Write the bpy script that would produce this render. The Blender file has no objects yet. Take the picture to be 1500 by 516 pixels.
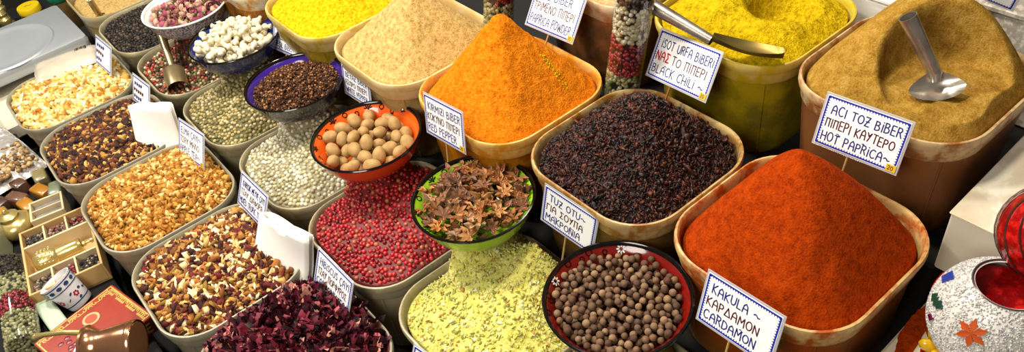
import bpy, math, random
import numpy as np
from mathutils import Vector, Matrix, Euler
R=math.radians
rng=np.random.default_rng(7); random.seed(7)
SC=bpy.context.scene; COL=SC.collection

# ---------------------------------------------------------------- colours, materials
def lin(h):
    if isinstance(h,(tuple,list)): return tuple(h[:3])+(1,)
    h=h.lstrip('#'); o=[]
    for i in (0,2,4):
        c=int(h[i:i+2],16)/255; o.append(c/12.92 if c<=.04045 else ((c+.055)/1.055)**2.4)
    return tuple(o)+(1,)
def newmat(n):
    m=bpy.data.materials.new(n); m.use_nodes=True; nt=m.node_tree
    return m,nt,nt.nodes['Principled BSDF']
def setp(b,**k):
    names={'rough':'Roughness','metal':'Metallic','spec':'Specular IOR Level','coat':'Coat Weight','coatr':'Coat Roughness','trans':'Transmission Weight','ior':'IOR','sss':'Subsurface Weight'}
    for a,v in k.items(): b.inputs[names[a]].default_value=v
def ramp(nt,fac,cols,const=False):
    r=nt.nodes.new('ShaderNodeValToRGB'); e=r.color_ramp.elements
    r.color_ramp.interpolation='CONSTANT' if const else 'LINEAR'
    n=len(cols)
    while len(e)<n: e.new(.5)
    for i,c in enumerate(cols):
        if isinstance(c,tuple) and len(c)==2: p,c=c
        else: p=i/n if const else i/max(1,n-1)
        e[i].position=p; e[i].color=lin(c)
    nt.links.new(fac,r.inputs[0]); return r.outputs[0]
def noise(nt,scale,detail=4,rough=.6,vec=None,kind='ShaderNodeTexNoise'):
    t=nt.nodes.new(kind); t.inputs['Scale'].default_value=scale
    if kind=='ShaderNodeTexNoise': t.inputs['Detail'].default_value=detail; t.inputs['Roughness'].default_value=rough
    if vec is None:
        c=nt.nodes.new('ShaderNodeTexCoord'); vec=c.outputs['Object']
    nt.links.new(vec,t.inputs['Vector']); return t
def bump(nt,b,h,strength=.4,dist=.002):
    n=nt.nodes.new('ShaderNodeBump'); n.inputs['Strength'].default_value=strength; n.inputs['Distance'].default_value=dist
    nt.links.new(h,n.inputs['Height']); nt.links.new(n.outputs[0],b.inputs['Normal'])
def plain(n,c,**k):
    m,nt,b=newmat(n); b.inputs['Base Color'].default_value=lin(c); setp(b,**k); return m
def mottled(n,cols,scale=40,bumps=0,bdist=.002,detail=5,**k):
    m,nt,b=newmat(n); t=noise(nt,scale,detail)
    nt.links.new(ramp(nt,t.outputs[0],cols),b.inputs['Base Color']); setp(b,**k)
    if bumps: bump(nt,b,t.outputs[0],bumps,bdist)
    return m
def powder(n,cols,scale=260,b1=.7,bd=.0022,lump=60):
    m,nt,b=newmat(n); t=noise(nt,scale,3,.7); u=noise(nt,lump,4,.6)
    mx=nt.nodes.new('ShaderNodeMath'); mx.operation='ADD'; nt.links.new(t.outputs[0],mx.inputs[0]); nt.links.new(u.outputs[0],mx.inputs[1])
    hv=nt.nodes.new('ShaderNodeMath'); hv.operation='MULTIPLY'; hv.inputs[1].default_value=.5; nt.links.new(mx.outputs[0],hv.inputs[0])
    nt.links.new(ramp(nt,hv.outputs[0],[(.36,cols[0]),(.5,cols[1]),(.64,cols[2])]),b.inputs['Base Color'])
    setp(b,rough=1,spec=.05); bump(nt,b,mx.outputs[0],b1,bd); return m
def grains(n,cols,rough=.6,spec=.3,per='island',**k):
    m,nt,b=newmat(n)
    if per=='island': f=nt.nodes.new('ShaderNodeNewGeometry').outputs['Random Per Island']
    else: f=nt.nodes.new('ShaderNodeObjectInfo').outputs['Random']
    c=ramp(nt,f,cols,True)
    t=noise(nt,180,3); mx=nt.nodes.new('ShaderNodeMixRGB'); mx.blend_type='MULTIPLY'; mx.inputs[0].default_value=.45
    nt.links.new(c,mx.inputs[1]); nt.links.new(ramp(nt,t.outputs[0],[(.3,'#8a8a8a'),(.7,'#ffffff')]),mx.inputs[2])
    nt.links.new(mx.outputs[0],b.inputs['Base Color']); setp(b,rough=rough,spec=spec,**k)
    bump(nt,b,t.outputs[0],.3,.001); return m
def clear(n,tint='#ffffff',alpha=.3,rough=.15,white='#e8e4d8'):
    """thin clear or milky plastic: part see-through, part surface"""
    m,nt,b=newmat(n); b.inputs['Base Color'].default_value=lin(white); setp(b,rough=rough,spec=.5)
    t=nt.nodes.new('ShaderNodeBsdfTransparent'); t.inputs[0].default_value=lin(tint)
    mx=nt.nodes.new('ShaderNodeMixShader'); mx.inputs[0].default_value=alpha
    nt.links.new(t.outputs[0],mx.inputs[1]); nt.links.new(b.outputs[0],mx.inputs[2])
    nt.links.new(mx.outputs[0],nt.nodes['Material Output'].inputs['Surface']); return m
def film(n,k=.25,rough=.06):
    """thin clear film: see-through with a glossy skin"""
    m,nt,b=newmat(n); nt.nodes.remove(b)
    t=nt.nodes.new('ShaderNodeBsdfTransparent'); g=nt.nodes.new('ShaderNodeBsdfGlossy'); g.inputs['Roughness'].default_value=rough
    lw=nt.nodes.new('ShaderNodeLayerWeight'); lw.inputs[0].default_value=.5
    pw=nt.nodes.new('ShaderNodeMath'); pw.operation='POWER'; pw.inputs[1].default_value=4; nt.links.new(lw.outputs['Facing'],pw.inputs[0])
    ad=nt.nodes.new('ShaderNodeMath'); ad.operation='MULTIPLY_ADD'; ad.inputs[1].default_value=k; ad.inputs[2].default_value=.05; nt.links.new(pw.outputs[0],ad.inputs[0])
    mx=nt.nodes.new('ShaderNodeMixShader'); nt.links.new(ad.outputs[0],mx.inputs[0]); nt.links.new(t.outputs[0],mx.inputs[1]); nt.links.new(g.outputs[0],mx.inputs[2])
    nt.links.new(mx.outputs[0],nt.nodes['Material Output'].inputs['Surface']); return m
def dusty(n,base,dust,amt=.5,alpha=1.0,rough=.35,scale=24):
    """tub plastic with spice dust clinging to it in patches"""
    m,nt,b=newmat(n); t=noise(nt,scale,6,.65)
    lo=.40+.16*amt
    nt.links.new(ramp(nt,t.outputs[0],[(lo-.10,dust),(lo+.05,base)]),b.inputs['Base Color']); setp(b,rough=rough,spec=.45)
    if alpha<1:
        tr=nt.nodes.new('ShaderNodeBsdfTransparent'); mx=nt.nodes.new('ShaderNodeMixShader'); mx.inputs[0].default_value=alpha
        nt.links.new(tr.outputs[0],mx.inputs[1]); nt.links.new(b.outputs[0],mx.inputs[2])
        nt.links.new(mx.outputs[0],nt.nodes['Material Output'].inputs['Surface'])
    return m

# ---------------------------------------------------------------- mesh helpers
class MB:
    def __init__(s): s.v=[]; s.f=[]; s.m=[]; s.n=0
    def add(s,V,F,mi=0):
        V=np.asarray(V,float).reshape(-1,3); s.v.append(V)
        for f in F: s.f.append([int(i)+s.n for i in f]); s.m.append(mi)
        s.n+=len(V); return s
    def loft(s,rings,cap0=True,cap1=True,mi=0):
        k=len(rings[0]); F=[]
        for i in range(len(rings)-1):
            for j in range(k):
                a=i*k+j; b=i*k+(j+1)%k; F.append((a,b,b+k,a+k))
        if cap0: F.append(tuple(range(k))[::-1])
        if cap1: F.append(tuple(range((len(rings)-1)*k,len(rings)*k)))
        return s.add(np.vstack(rings),F,mi)
    def box(s,c,d,M=None,mi=0,bev=0):
        x,y,z=[t/2 for t in d]; e=min(bev,x*.9,y*.9,z*.9)
        if e>0:
            rr=[]
            for zz,ins in ((-z,e),(-z+e,0),(z-e,0),(z,e)):
                q=[]
                for sx,sy in((1,1),(-1,1),(-1,-1),(1,-1)):
                    p1=(sx*(x-ins),sy*(y-e-ins*.0)); p2=(sx*(x-e),sy*(y-ins))
                    q+= [p1,p2] if sx*sy>0 else [p2,p1]
                rr.append([(a,b,zz) for a,b in q])
            rr=[np.array(q,float) for q in rr]
            if M is not None: rr=[q@np.array(M.to_3x3()).T for q in rr]
            return s.loft([q+np.array(c) for q in rr],mi=mi)
        V=np.array([(a*x,b*y,g*z) for g in(-1,1) for b in(-1,1) for a in(-1,1)])
        if M is not None: V=V@np.array(M.to_3x3()).T
        return s.add(V+np.array(c),[(0,2,3,1),(4,5,7,6),(0,1,5,4),(2,6,7,3),(0,4,6,2),(1,3,7,5)],mi)
    def lathe(s,prof,n=40,o=(0,0,0),axis=None,mi=0,closed=False):
        rings=[]; q=Vector((0,0,1)).rotation_difference(Vector(axis)).to_matrix() if axis is not None else None
        a=np.arange(n)*2*np.pi/n
        for r,z in prof:
            P=np.c_[r*np.cos(a),r*np.sin(a),np.full(n,z)]
            if q is not None: P=P@np.array(q).T
            rings.append(P+np.array(o))
        return s.loft(rings,not closed,not closed,mi)
    def tube(s,pts,r,n=10,mi=0,cap=True):
        pts=[Vector(p) for p in pts]; rings=[]; k=len(pts)
        rs=r if hasattr(r,'__len__') else [r]*k
        t0=(pts[1]-pts[0]).normalized(); u=t0.orthogonal().normalized()
        for i,p in enumerate(pts):
            t=(pts[min(i+1,k-1)]-pts[max(i-1,0)]).normalized()
            u=(u-t*u.dot(t)).normalized(); w=t.cross(u)
            rings.append(np.array([p+(u*math.cos(2*math.pi*j/n)+w*math.sin(2*math.pi*j/n))*rs[i] for j in range(n)]))
        return s.loft(rings,cap,cap,mi)
    def ell(s,c,r,n=10,m=16,M=None,mi=0):
        rings=[];a=np.arange(m)*2*np.pi/m
        for i in range(n+1):
            t=np.pi*(i/n)*.998+.0015
            P=np.c_[np.sin(t)*np.cos(a)*r[0],np.sin(t)*np.sin(a)*r[1],np.full(m,-np.cos(t)*r[2])]
            if M is not None: P=P@np.array(M.to_3x3()).T
            rings.append(P+np.array(c))
        return s.loft(rings,mi=mi)
    def build(s,name,mat,parent=None,smooth=True,auto=40):
        me=bpy.data.meshes.new(name); me.from_pydata(np.vstack(s.v).tolist(),[],s.f)
        mats=mat if isinstance(mat,(list,tuple)) else [mat]
        for m in mats: me.materials.append(m)
        if len(mats)>1: me.polygons.foreach_set('material_index',s.m)
        return link(name,me,parent,smooth,auto)
def link(name,me,parent=None,smooth=True,auto=40):
    if smooth:
        me.polygons.foreach_set('use_smooth',[True]*len(me.polygons))
        if auto: me.set_sharp_from_angle(angle=R(auto))
    me.update(); o=bpy.data.objects.new(name,me); COL.objects.link(o)
    if parent is not None: o.parent=parent
    return o
def tag(o,label=None,cat=None,group=None,kind=None):
    if label: o['label']=label
    if cat: o['category']=cat
    if group: o['group']=group
    if kind: o['kind']=kind
    return o
def thing(name,label,cat,loc=(0,0,0),rot=(0,0,0),group=None):
    o=bpy.data.objects.new(name,None); o.empty_display_size=.02; COL.objects.link(o)
    o.location=loc; o.rotation_euler=rot; return tag(o,label,cat,group)
def rsq(h,r,n=8,hy=None):
    hy=h if hy is None else hy; P=[]
    for cx,cy,a in((h-r,hy-r,0),(-h+r,hy-r,90),(-h+r,-hy+r,180),(h-r,-hy+r,270)):
        for k in range(n+1):
            t=R(a+90*k/n); P.append((cx+r*math.cos(t),cy+r*math.sin(t)))
    return np.array(P)
def ring(P,z): return np.c_[P,np.full(len(P),z)]
def dens(P,n):
    Q=np.vstack([P,P[:1]]); L=np.r_[0,np.cumsum(np.linalg.norm(np.diff(Q,axis=0),axis=1))]
    t=np.linspace(0,L[-1],n,endpoint=False); return np.c_[np.interp(t,L,Q[:,0]),np.interp(t,L,Q[:,1])]
_perm=rng.random((64,64))
def vn(x,y,s,oct=3,seed=0):
    o=0;a=1;tot=0
    for k in range(oct):
        X=x*s+seed*7.3+k*13.1;Y=y*s+seed*3.7+k*5.9
        i=np.floor(X).astype(int);j=np.floor(Y).astype(int);u=X-i;v=Y-j
        u=u*u*(3-2*u);v=v*v*(3-2*v);g=lambda a_,b_:_perm[a_%64,b_%64]
        o=o+a*((g(i,j)*(1-u)+g(i+1,j)*u)*(1-v)+(g(i,j+1)*(1-u)+g(i+1,j+1)*u)*v-.5)
        tot+=a;a*=.5;s*=2
    return o/tot
def rotmats(n):
    q=rng.normal(size=(n,4)); q/=np.linalg.norm(q,axis=1)[:,None]; w,x,y,z=q.T
    return np.stack([np.stack([1-2*(y*y+z*z),2*(x*y-z*w),2*(x*z+y*w)],-1),np.stack([2*(x*y+z*w),1-2*(x*x+z*z),2*(y*z-x*w)],-1),np.stack([2*(x*z-y*w),2*(y*z+x*w),1-2*(x*x+y*y)],-1)],1)
def ico(sub):
    t=(1+5**.5)/2
    V=[(-1,t,0),(1,t,0),(-1,-t,0),(1,-t,0),(0,-1,t),(0,1,t),(0,-1,-t),(0,1,-t),(t,0,-1),(t,0,1),(-t,0,-1),(-t,0,1)]
    F=[(0,11,5),(0,5,1),(0,1,7),(0,7,10),(0,10,11),(1,5,9),(5,11,4),(11,10,2),(10,7,6),(7,1,8),(3,9,4),(3,4,2),(3,2,6),(3,6,8),(3,8,9),(4,9,5),(2,4,11),(6,2,10),(8,6,7),(9,8,1)]
    V=[np.array(v)/np.linalg.norm(v) for v in V]
    for _ in range(sub):
        c={};G=[]
        def mid(a,b):
            k=(min(a,b),max(a,b))
            if k not in c: m=V[a]+V[b]; V.append(m/np.linalg.norm(m)); c[k]=len(V)-1
            return c[k]
        for a,b,d in F:
            x,y,z=mid(a,b),mid(b,d),mid(d,a); G+=[(a,x,z),(b,y,x),(d,z,y),(x,y,z)]
        F=G
    return np.array(V),np.array(F)
ICO={i:ico(i) for i in (0,1,2)}
def scatter(name,P,T,F,scale,mat,parent=None,aniso=0,jit=0,smooth=True,rot=None,flat=None,auto=0):
    """one mesh made of many small loose pieces (only for what nobody could count)"""
    n=len(P); Rm=rotmats(n) if rot is None else rot
    V=np.broadcast_to(T,(n,)+T.shape).copy()
    if jit: V*=1+rng.uniform(-jit,jit,(n,len(T),1))
    s=np.asarray(scale,float)*np.ones(n)
    S=s[:,None]*np.exp(rng.uniform(-aniso,aniso,(n,3)))
    if flat is not None: S=S*np.array(flat)
    V=V*S[:,None,:]; V=np.einsum('nij,nkj->nki',Rm,V)+P[:,None,:]
    FF=(F[None]+(np.arange(n)*len(T))[:,None,None]).reshape(-1,F.shape[1])
    V=V.reshape(-1,3); k=F.shape[1]; me=bpy.data.meshes.new(name)
    me.vertices.add(len(V)); me.vertices.foreach_set('co',V.ravel())
    me.loops.add(FF.size); me.loops.foreach_set('vertex_index',FF.ravel().astype(np.int32))
    me.polygons.add(len(FF)); me.polygons.foreach_set('loop_start',np.arange(0,FF.size,k,dtype=np.int32))
    me.update(calc_edges=True); me.materials.append(mat)
    return link(name,me,parent,smooth,auto)

# ---------------------------------------------------------------- camera
CAMZ=1.6
cam=bpy.data.cameras.new('camera'); co=bpy.data.objects.new('camera',cam); COL.objects.link(co); SC.camera=co
cam.sensor_width=36; cam.lens=1173.5*36/1500; cam.clip_start=.02
p_,r_,a_=R(41.512),R(-9.506),R(55.094)
Fv=Vector((math.cos(a_)*math.cos(p_),math.sin(a_)*math.cos(p_),-math.sin(p_)))
R0=Vector((math.sin(a_),-math.cos(a_),0)); U0=R0.cross(Fv)
Rv=R0*math.cos(r_)+U0*math.sin(r_); Uv=-R0*math.sin(r_)+U0*math.cos(r_)
Mx=Matrix((Rv,Uv,-Fv)).transposed().to_4x4(); Mx.translation=Vector((0,0,CAMZ)); co.matrix_world=Mx

# ---------------------------------------------------------------- world and lamps
w=bpy.data.worlds.new('world'); SC.world=w; w.use_nodes=True
w.node_tree.nodes['Background'].inputs[0].default_value=(1,.93,.85,1); w.node_tree.nodes['Background'].inputs[1].default_value=.10
def lamp(name,loc,tgt,size,power,col,shape='DISK'):
    l=bpy.data.lights.new(name,'AREA'); l.shape=shape; l.size=size; l.energy=power; l.color=col
    o=bpy.data.objects.new(name,l); COL.objects.link(o); o.location=loc
    o.rotation_euler=(Vector(tgt)-Vector(loc)).to_track_quat('-Z','Y').to_euler(); return o
lamp('ceiling_or_fill_lamp',(.15,1.75,2.35),(.3,1.5,.5),.22,36,(1,.95,.86))
lamp('ceiling_or_fill_lamp',(.75,.95,2.35),(.75,.75,.7),.25,25,(1,.88,.72))
lamp('ceiling_or_fill_lamp',(-.5,2.6,2.3),(.1,2.0,.5),.3,34,(1,.97,.92))
lamp('ceiling_or_fill_lamp',(-.9,.2,1.95),(.5,.9,.6),.9,26,(1,.92,.82))  # added soft fill from the camera side, brightens bowl sides and metal
lamp('ceiling_or_fill_lamp',(1.6,1.6,2.4),(.9,.8,.7),.3,14,(1,.9,.76))
SC.view_settings.view_transform='Standard'; SC.view_settings.look='None'; SC.view_settings.gamma=1; SC.view_settings.exposure=.0
SC.cycles.max_bounces=8; SC.cycles.transparent_max_bounces=12

# ---------------------------------------------------------------- setting
M_dark=mottled('dark_cloth',['#050404','#0d0a08'],30,rough=.9)
M_cream=mottled('cream_board',['#b9ac90','#d2c7ad','#ddd4bd'],9,rough=.55)
M_white=mottled('white_board',['#d9d4c8','#efece2'],6,rough=.5)
b=MB().box((.5,1.6,-.02),(6,7,.04)); tag(b.build('floor',mottled('floor_tiles',['#2a2622','#3a352f'],5,rough=.6),smooth=False),kind='structure')
b=MB().box((3.0,1.6,1.45),(.1,7,2.9)); tag(b.build('wall_back',mottled('back_wall_paint',['#1c1712','#2a221b'],4,rough=.8),smooth=False),kind='structure')
b=MB().box((.5,5.05,1.45),(6,.1,2.9)); tag(b.build('wall_left',bpy.data.materials['back_wall_paint'],smooth=False),kind='structure')
st=thing('display_stand','dark stepped stand carrying every spice tub in rising rows','display stand',(.6,1.4,0))
def part_box(name,x0,x1,y0,y1,z0,z1,mat,parent,bev=.004):
    b=MB().box(((x0+x1)/2,(y0+y1)/2,(z0+z1)/2),(x1-x0,y1-y0,z1-z0),bev=bev); o=b.build(name,mat,parent,smooth=False)
    if parent is not None: o.matrix_parent_inverse=Matrix.Translation(-parent.location)
    return o
YB=3.3
part_box('step',-.012,.29,.3,YB,0,.326,M_dark,st); part_box('step',.29,.59,.27,YB,0,.35,M_dark,st)
part_box('step',.59,.915,.242,YB,0,.54,M_dark,st); part_box('step',.915,1.6,.262,YB,0,.626,M_dark,st)
part_box('side_shelf',-.62,-.014,1.0,YB,0,.40,M_dark,st)
sh=tag(part_box('end_shelf',.60,1.7,-.6,.236,.60,.64,M_cream,None),'cream board shelf at the right end, red powder spilled on it','shelf')
part_box('bracket',.64,1.66,-.5,.20,0,.60,M_dark,sh)
blk=thing('storage_box','plain white box standing behind the beaded lamp, beside the brown powder tub','box',(1.16,.07,.64))
b=MB().box((0,0,.058),(.52,.38,.112),bev=.003); b.build('carton',mottled('box_card',['#bdb39c','#d3cab5'],8,rough=.6),blk,smooth=False)
b=MB().box((0,0,.115),(.524,.384,.004),bev=.0015); b.build('lid',mottled('box_lid_dusted',['#9a7a3c','#cfc5ae',(.55,'#e2dccb')],7,rough=.6),blk,smooth=False)

# ---------------------------------------------------------------- tubs and what fills them
S_=.292
def tub(x,y,zr,label,dust,amt=.5,tint='#cfc6b0',h=.198,s=S_,yaw=-1.5,alpha=.5,base='#c9bfa4'):
    t=thing('plastic_tub',label,'tub',(x,y,zr-h),(0,0,R(yaw)),'square plastic spice tubs')
    H=s/2; r=.285*s
    mw=dusty('tub_wall_plastic',tint,dust,amt*.8,alpha,.3,9); mr=dusty('tub_rim_plastic',base,dust,amt,1,.4,26)
    b=MB(); rings=[]
    prof=[(.86,0),(.872,.006),(.90,h*.35),(.925,h*.62),(.942,h-.034)]
    for k,z in prof: rings.append(ring(rsq(H*k,r*k),z))
    for k,z in [(.93,h-.034),(.913,h*.62),(.888,h*.35),(.86,.008),(.85,.004)]: rings.append(ring(rsq(H*k,r*k),z))
    b.loft(rings,True,True); b.build('tub_wall',mw,t)
    b=MB(); rings=[]
    for k,z in [(.935,h-.040),(.948,h-.040),(.962,h-.036),(.968,h-.020),(.972,h-.0165),(.993,h-.015),(1.0,h-.010),(1.0,h-.003),(.993,h),(.975,h+.0005),(.962,h-.002),(.955,h-.008),(.935,h-.040)]:
        rings.append(ring(rsq(H*k,r*k,10),z))
    b.loft(rings,False,False); b.build('rim',mr,t)
    for dx,dy in ((-1,-1),(1,-1),(-1,1)):      # moulding ridge down the rounded corner
        c=(H-r+r*.7071)
        MB().tube([(dx*c*k*1.003,dy*c*k*1.003,z) for k,z in prof],.0016,6).build('moulding_ridge',mw,t)
    return t
def heap(name,label,cat,x,y,zr,mat,hp=.1,peak=(0,0),prof=lambda u:u,edge=-.018,amp=.0015,ns=45,extra=None,hum=None,N=64,M=170,facet=.55,yaw=-1.5,s=S_,skirt=True,post=None,seed=0):
    """a mound inside a tub: stretches from its peak to the tub's inner wall, then down the wall to the bottom"""
    H=s/2*.925; P=dens(rsq(H,.285*s*.93,12),M); pk=np.array(peak)
    c,sn=math.cos(R(yaw)),math.sin(R(yaw)); Rt=np.array([[c,sn],[-sn,c]])
    def surf(t,d):
        i=np.floor(t*M).astype(int)%M; f=(t*M)%1; B=P[i]*(1-f)[:,None]+P[(i+1)%M]*f[:,None]
        q=pk+(B-pk)*d[:,None]; u=1-d
        z=edge+hp*prof(u)+0*u
        g=q@Rt; gx=g[:,0]+x; gy=g[:,1]+y
        if extra is not None: z=extra(q[:,0],q[:,1],z)
        if hum:
            for bx,by,bz,br in hum:
                rr=np.hypot(gx-bx,gy-by); z=np.maximum(z,np.where(d<.98,np.minimum(bz-zr,bz-zr-np.maximum(rr-br,0)*2.4),z))
        w_=np.clip((1-d)*8,0,1)
        z=z+amp*2*vn(q[:,0],q[:,1],ns,4,seed)*(.25+.75*w_)
        if post is not None: z=post(q[:,0],q[:,1],z)
        return np.c_[gx,gy,z+zr]
    ds=np.linspace(0.004,1,N); tt=np.arange(M)/M
    rings=[surf(tt,np.full(M,d)) for d in ds[::-1]]
    if skirt:
        last=rings[0]; g=(P*.955)@Rt; g2=(P*.93)@Rt
        low=np.c_[g+[x,y],np.full(M,zr-.10)]; bot=np.c_[g2+[x,y],np.full(M,zr-.186)]
        rings=[bot,low]+rings
    b=MB(); b.loft(rings,skirt,True); o=b.build(name,mat,auto=0); tag(o,label,cat,kind='stuff'); return o,surf
def pick(surf,n,lift=0,dmax=.985,dmin=0):
    t=rng.random(n); d=np.sqrt(rng.uniform(dmin**2,dmax**2,n)); p=surf(t,d); p[:,2]+=lift; return p
def spread(surf,tries,dmin,lift=0,dmax=.985):
    """surface points no two of which are nearer than dmin"""
    p=pick(surf,tries,lift,dmax); cell={}; keep=[]
    for i,(x,y,z) in enumerate(p.tolist()):
        k=(int(x//dmin),int(y//dmin),int(z//dmin)); ok=True
        for a in(-1,0,1):
            for b in(-1,0,1):
                for c in(-1,0,1):
                    for q in cell.get((k[0]+a,k[1]+b,k[2]+c),()):
                        if (q[0]-x)**2+(q[1]-y)**2+(q[2]-z)**2<dmin*dmin: ok=False;break
                    if not ok:break
                if not ok:break
            if not ok:break
        if ok: cell.setdefault(k,[]).append((x,y,z)); keep.append(i)
    return p[keep]
def join_stuff(base,parts):
    """merge loose grains with the mound they lie on into one stuff object"""
    mes=[base]+parts; dg=[]
    with bpy.context.temp_override(active_object=base,selected_editable_objects=mes,object=base,selected_objects=mes):
        bpy.ops.object.join()
    return base

Z0,Z1,Z2,Z3=.74,.826,.55,.526
ROW=lambda y:.744-.044*(y-.394)
BOWL={'anise':(.516,.864),'nutmeg':(.487,1.156),'clove':(.487,1.436),'knobbly':(.481,1.716),'rose':(.469,1.974),'allspice':(.513,.526)}
BZ=.68; BD=.068; BR=.109
bz=lambda k:.70 if k=='allspice' else BZ
def hum(*ks): return [(BOWL[k][0],BOWL[k][1],bz(k)-BD-.001,.048) for k in ks]

# --- row of big powder heaps
P_red=powder('orange_red_powder',['#742203','#963204','#ab3f08'],330,.9,.0022,80)
P_org=powder('orange_powder',['#a85406','#cf7410','#e08a1e'],300,.9,.0026,110)
P_beige=powder('beige_powder',['#8c6c38','#b8985a','#c9ae76'],330,.8,.002,110)
P_yel=powder('yellow_coarse_powder',['#8f7606','#c7a40c','#dcbd25'],260,.9,.003,120)
P_cur=powder('bright_yellow_powder',['#86700a','#b89a0a','#cdb21c'],200,1,.004,80)
P_brn=powder('khaki_brown_powder',['#76541c','#98742c','#ae8c48'],360,.7,.002,60)
tub(ROW(.394),.394,Z0,'large square tub heaped with orange-red powder at front right','#a24a0c',.75,'#8a5a26',base='#c4a468')
f1=lambda u:np.where(u>.9,.9+(u-.9)*.5,u)**1.02
heap('powder_heap','smooth orange-red powder heaped to a point in the large front tub','spice powder',ROW(.394),.394,Z0,P_red,.150,(.016,.022),lambda u:.45*u+.55*np.sin(np.minimum(u,1)*math.pi/2),-.02,.0022,30,seed=1,
     post=lambda X,Y,z:z-.006*np.exp(-(((X+.06)/.016)**2+((Y+.075)/.012)**2)))
tub(ROW(.689),.689,Z0,'square tub heaped with dark chilli flakes, rim stained brown','#8a5a1c',.75,'#6b5432',base='#b59a66')
M_flk=grains('dark_chilli_flakes',['#1c0a06','#2e110a','#40180d','#120705','#4c1f10','#2a0e08','#20100c','#5a2812','#170a08','#341509'],.45,.32)
M_dbase=mottled('dark_flake_bed',['#0f0605','#2a0e09'],120,1,rough=.8)
hb,sf=heap('chilli_flake_heap','dark brown-black chilli flakes heaped in the tub between two powder heaps','chilli flakes',ROW(.689),.689,Z0,M_dbase,.112,(.03,.005),lambda u:np.where(u>.85,.85+(u-.85)*.4,u),-.016,.003,40,seed=2)
fl=scatter('flakes',pick(sf,8000,.001),*ICO[0],.0033*np.exp(rng.normal(0,.3,8000)),M_flk,aniso=.5,jit=.4,flat=(1.2,.95,.28),smooth=False); join_stuff(hb,[fl])
tub(ROW(.99),.99,Z0,'square tub heaped with bright orange powder, between beige powder and dark flakes','#c07f14',.8,'#7c3c14',base='#d0a558')
def crease(X,Y,z): # shovel cut: the right-hand face is scooped flatter than the left
    return z-.007*np.clip((X*.2-Y-.005)*40,0,1)*np.clip((.12-np.hypot(X,Y))*12,0,1)-.005*np.exp(-(((X+.085)/.02)**2+((Y+.075)/.018)**2))
_,sf3=heap('powder_heap','bright orange powder heaped to a tall point in front of the PAPRICA POWDER card','spice powder',ROW(.99),.99,Z0,P_org,.18,(.0,-.005),f1,-.016,.0042,80,seed=3,post=crease)
stk_=sf3(rng.random(9000),np.sqrt(rng.random(9000))); lx,ly=stk_[:,0]-ROW(.99),stk_[:,1]-.99
u_=((lx-.035)*.012+(ly+.062)*-.048)/(.012**2+.048**2); dd=np.abs((lx-.035)*-.048-(ly+.062)*.012)/math.hypot(.012,.048)
q_=stk_[(u_>0)&(u_<1)&(dd<.0045*(1.1-.6*np.abs(u_-.4)))]
tag(scatter('powder_streak',q_,*ICO[0],.0022,P_yel,jit=.3,flat=(1,1,.6)),'thin streak of yellow powder down the right face of the bright orange heap','powder streak',kind='stuff')
tub(ROW(1.28),1.275,Z0,'square tub heaped with pale beige powder behind the nutmeg bowl','#c0a468',.8,'#6e5636',base='#c8b284')
heap('powder_heap','pale beige powder heaped high behind the bowl of nutmegs','spice powder',ROW(1.28),1.275,Z0,P_beige,.135,(.01,-.01),f1,-.016,.003,80,seed=4)
tub(ROW(1.565),1.56,Z0,'square tub of coarse yellow spice behind the clove bowl, second from the back','#b59a2c',.7,'#6a4f22',base='#c9b070')
heap('powder_heap','coarse yellow spice with a greenish streak, behind the bowl of cloves','spice powder',ROW(1.565),1.56,Z0,P_yel,.085,(.02,0),f1,-.01,.003,60,seed=5)
tub(ROW(1.86),1.86,Z0,'square tub of orange powder cut off by the top edge, behind the knobbly pods','#b87a28',.7,'#7c4c1c')
heap('powder_heap','orange powder in the cut-off tub at the top edge','spice powder',ROW(1.86),1.86,Z0,P_org,.05,(0,0),f1,-.012,.002,60,seed=6)
# --- top row at the back
tub(1.07,.716,Z1,'tall square tub full of bright yellow powder, metal scoop on its rim','#b8a017',.85,'#7e741e',h=.2,alpha=.62,base='#c6ae5a')
def yex(X,Y,z):
    dip=1/(1+np.exp((np.sqrt(((X-.03)/.06)**2+((Y+.035)/.055)**2)-.9)*9)); dip2=np.exp(-(((X+.10)/.03)**2+((Y+.06)/.05)**2))
    return z-.05*dip-.012*dip2+.018*np.exp(-(((X+.03)/.06)**2+((Y-.06)/.07)**2))+.01*np.exp(-(((X+.03)/.04)**2+((Y+.09)/.05)**2))
heap('powder_heap','bright yellow powder with a deep scooped hollow, beside the lying scoop','spice powder',1.07,.716,Z1,P_cur,.03,(0,0),lambda u:np.sin(np.clip(u*1.6,0,1)*math.pi/2),-.012,.006,38,extra=yex,seed=7)
tub(1.07,.419,Z1,'largest square tub at right, full of khaki-brown powder, scoop standing in it','#8e5a2c',.7,'#8a5634',h=.2,alpha=.6,base='#bfa478')
def bex(X,Y,z):
    # a wide hollow scooped out of the front, with a cliff behind and to the left
    r=np.sqrt(((X+.030)/.092)**2+((Y+.068)/.100)**2); w_=1/(1+np.exp((r-1.0)*34))
    w2=1/(1+np.exp((np.sqrt(((X+.09)/.05)**2+((Y+.12)/.05)**2)-.9)*9))
    fl=.011+.10*np.clip(X+.03,0,.1)**1.0*.25+.003*np.sin(Y*90+X*60)
    z=z*(1-w_)+np.minimum(z,fl)*w_
    return z*(1-.5*w2)+np.minimum(z,fl)*.5*w2
heap('powder_heap','khaki-brown powder with a wide scooped hollow and a steep back wall','spice powder',1.07,.419,Z1,P_brn,.118,(.065,.012),lambda u:np.sin(np.clip(u*1.05,0,1)*math.pi/2)**.9,-.012,.0026,34,extra=bex,seed=8,N=90,M=220)
tub(1.07,1.02,Z1,'square tub of pinkish powder behind the paprika powder card','#b0703c',.6,'#5e4a2e',h=.2,base='#c2ad8a')
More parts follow.
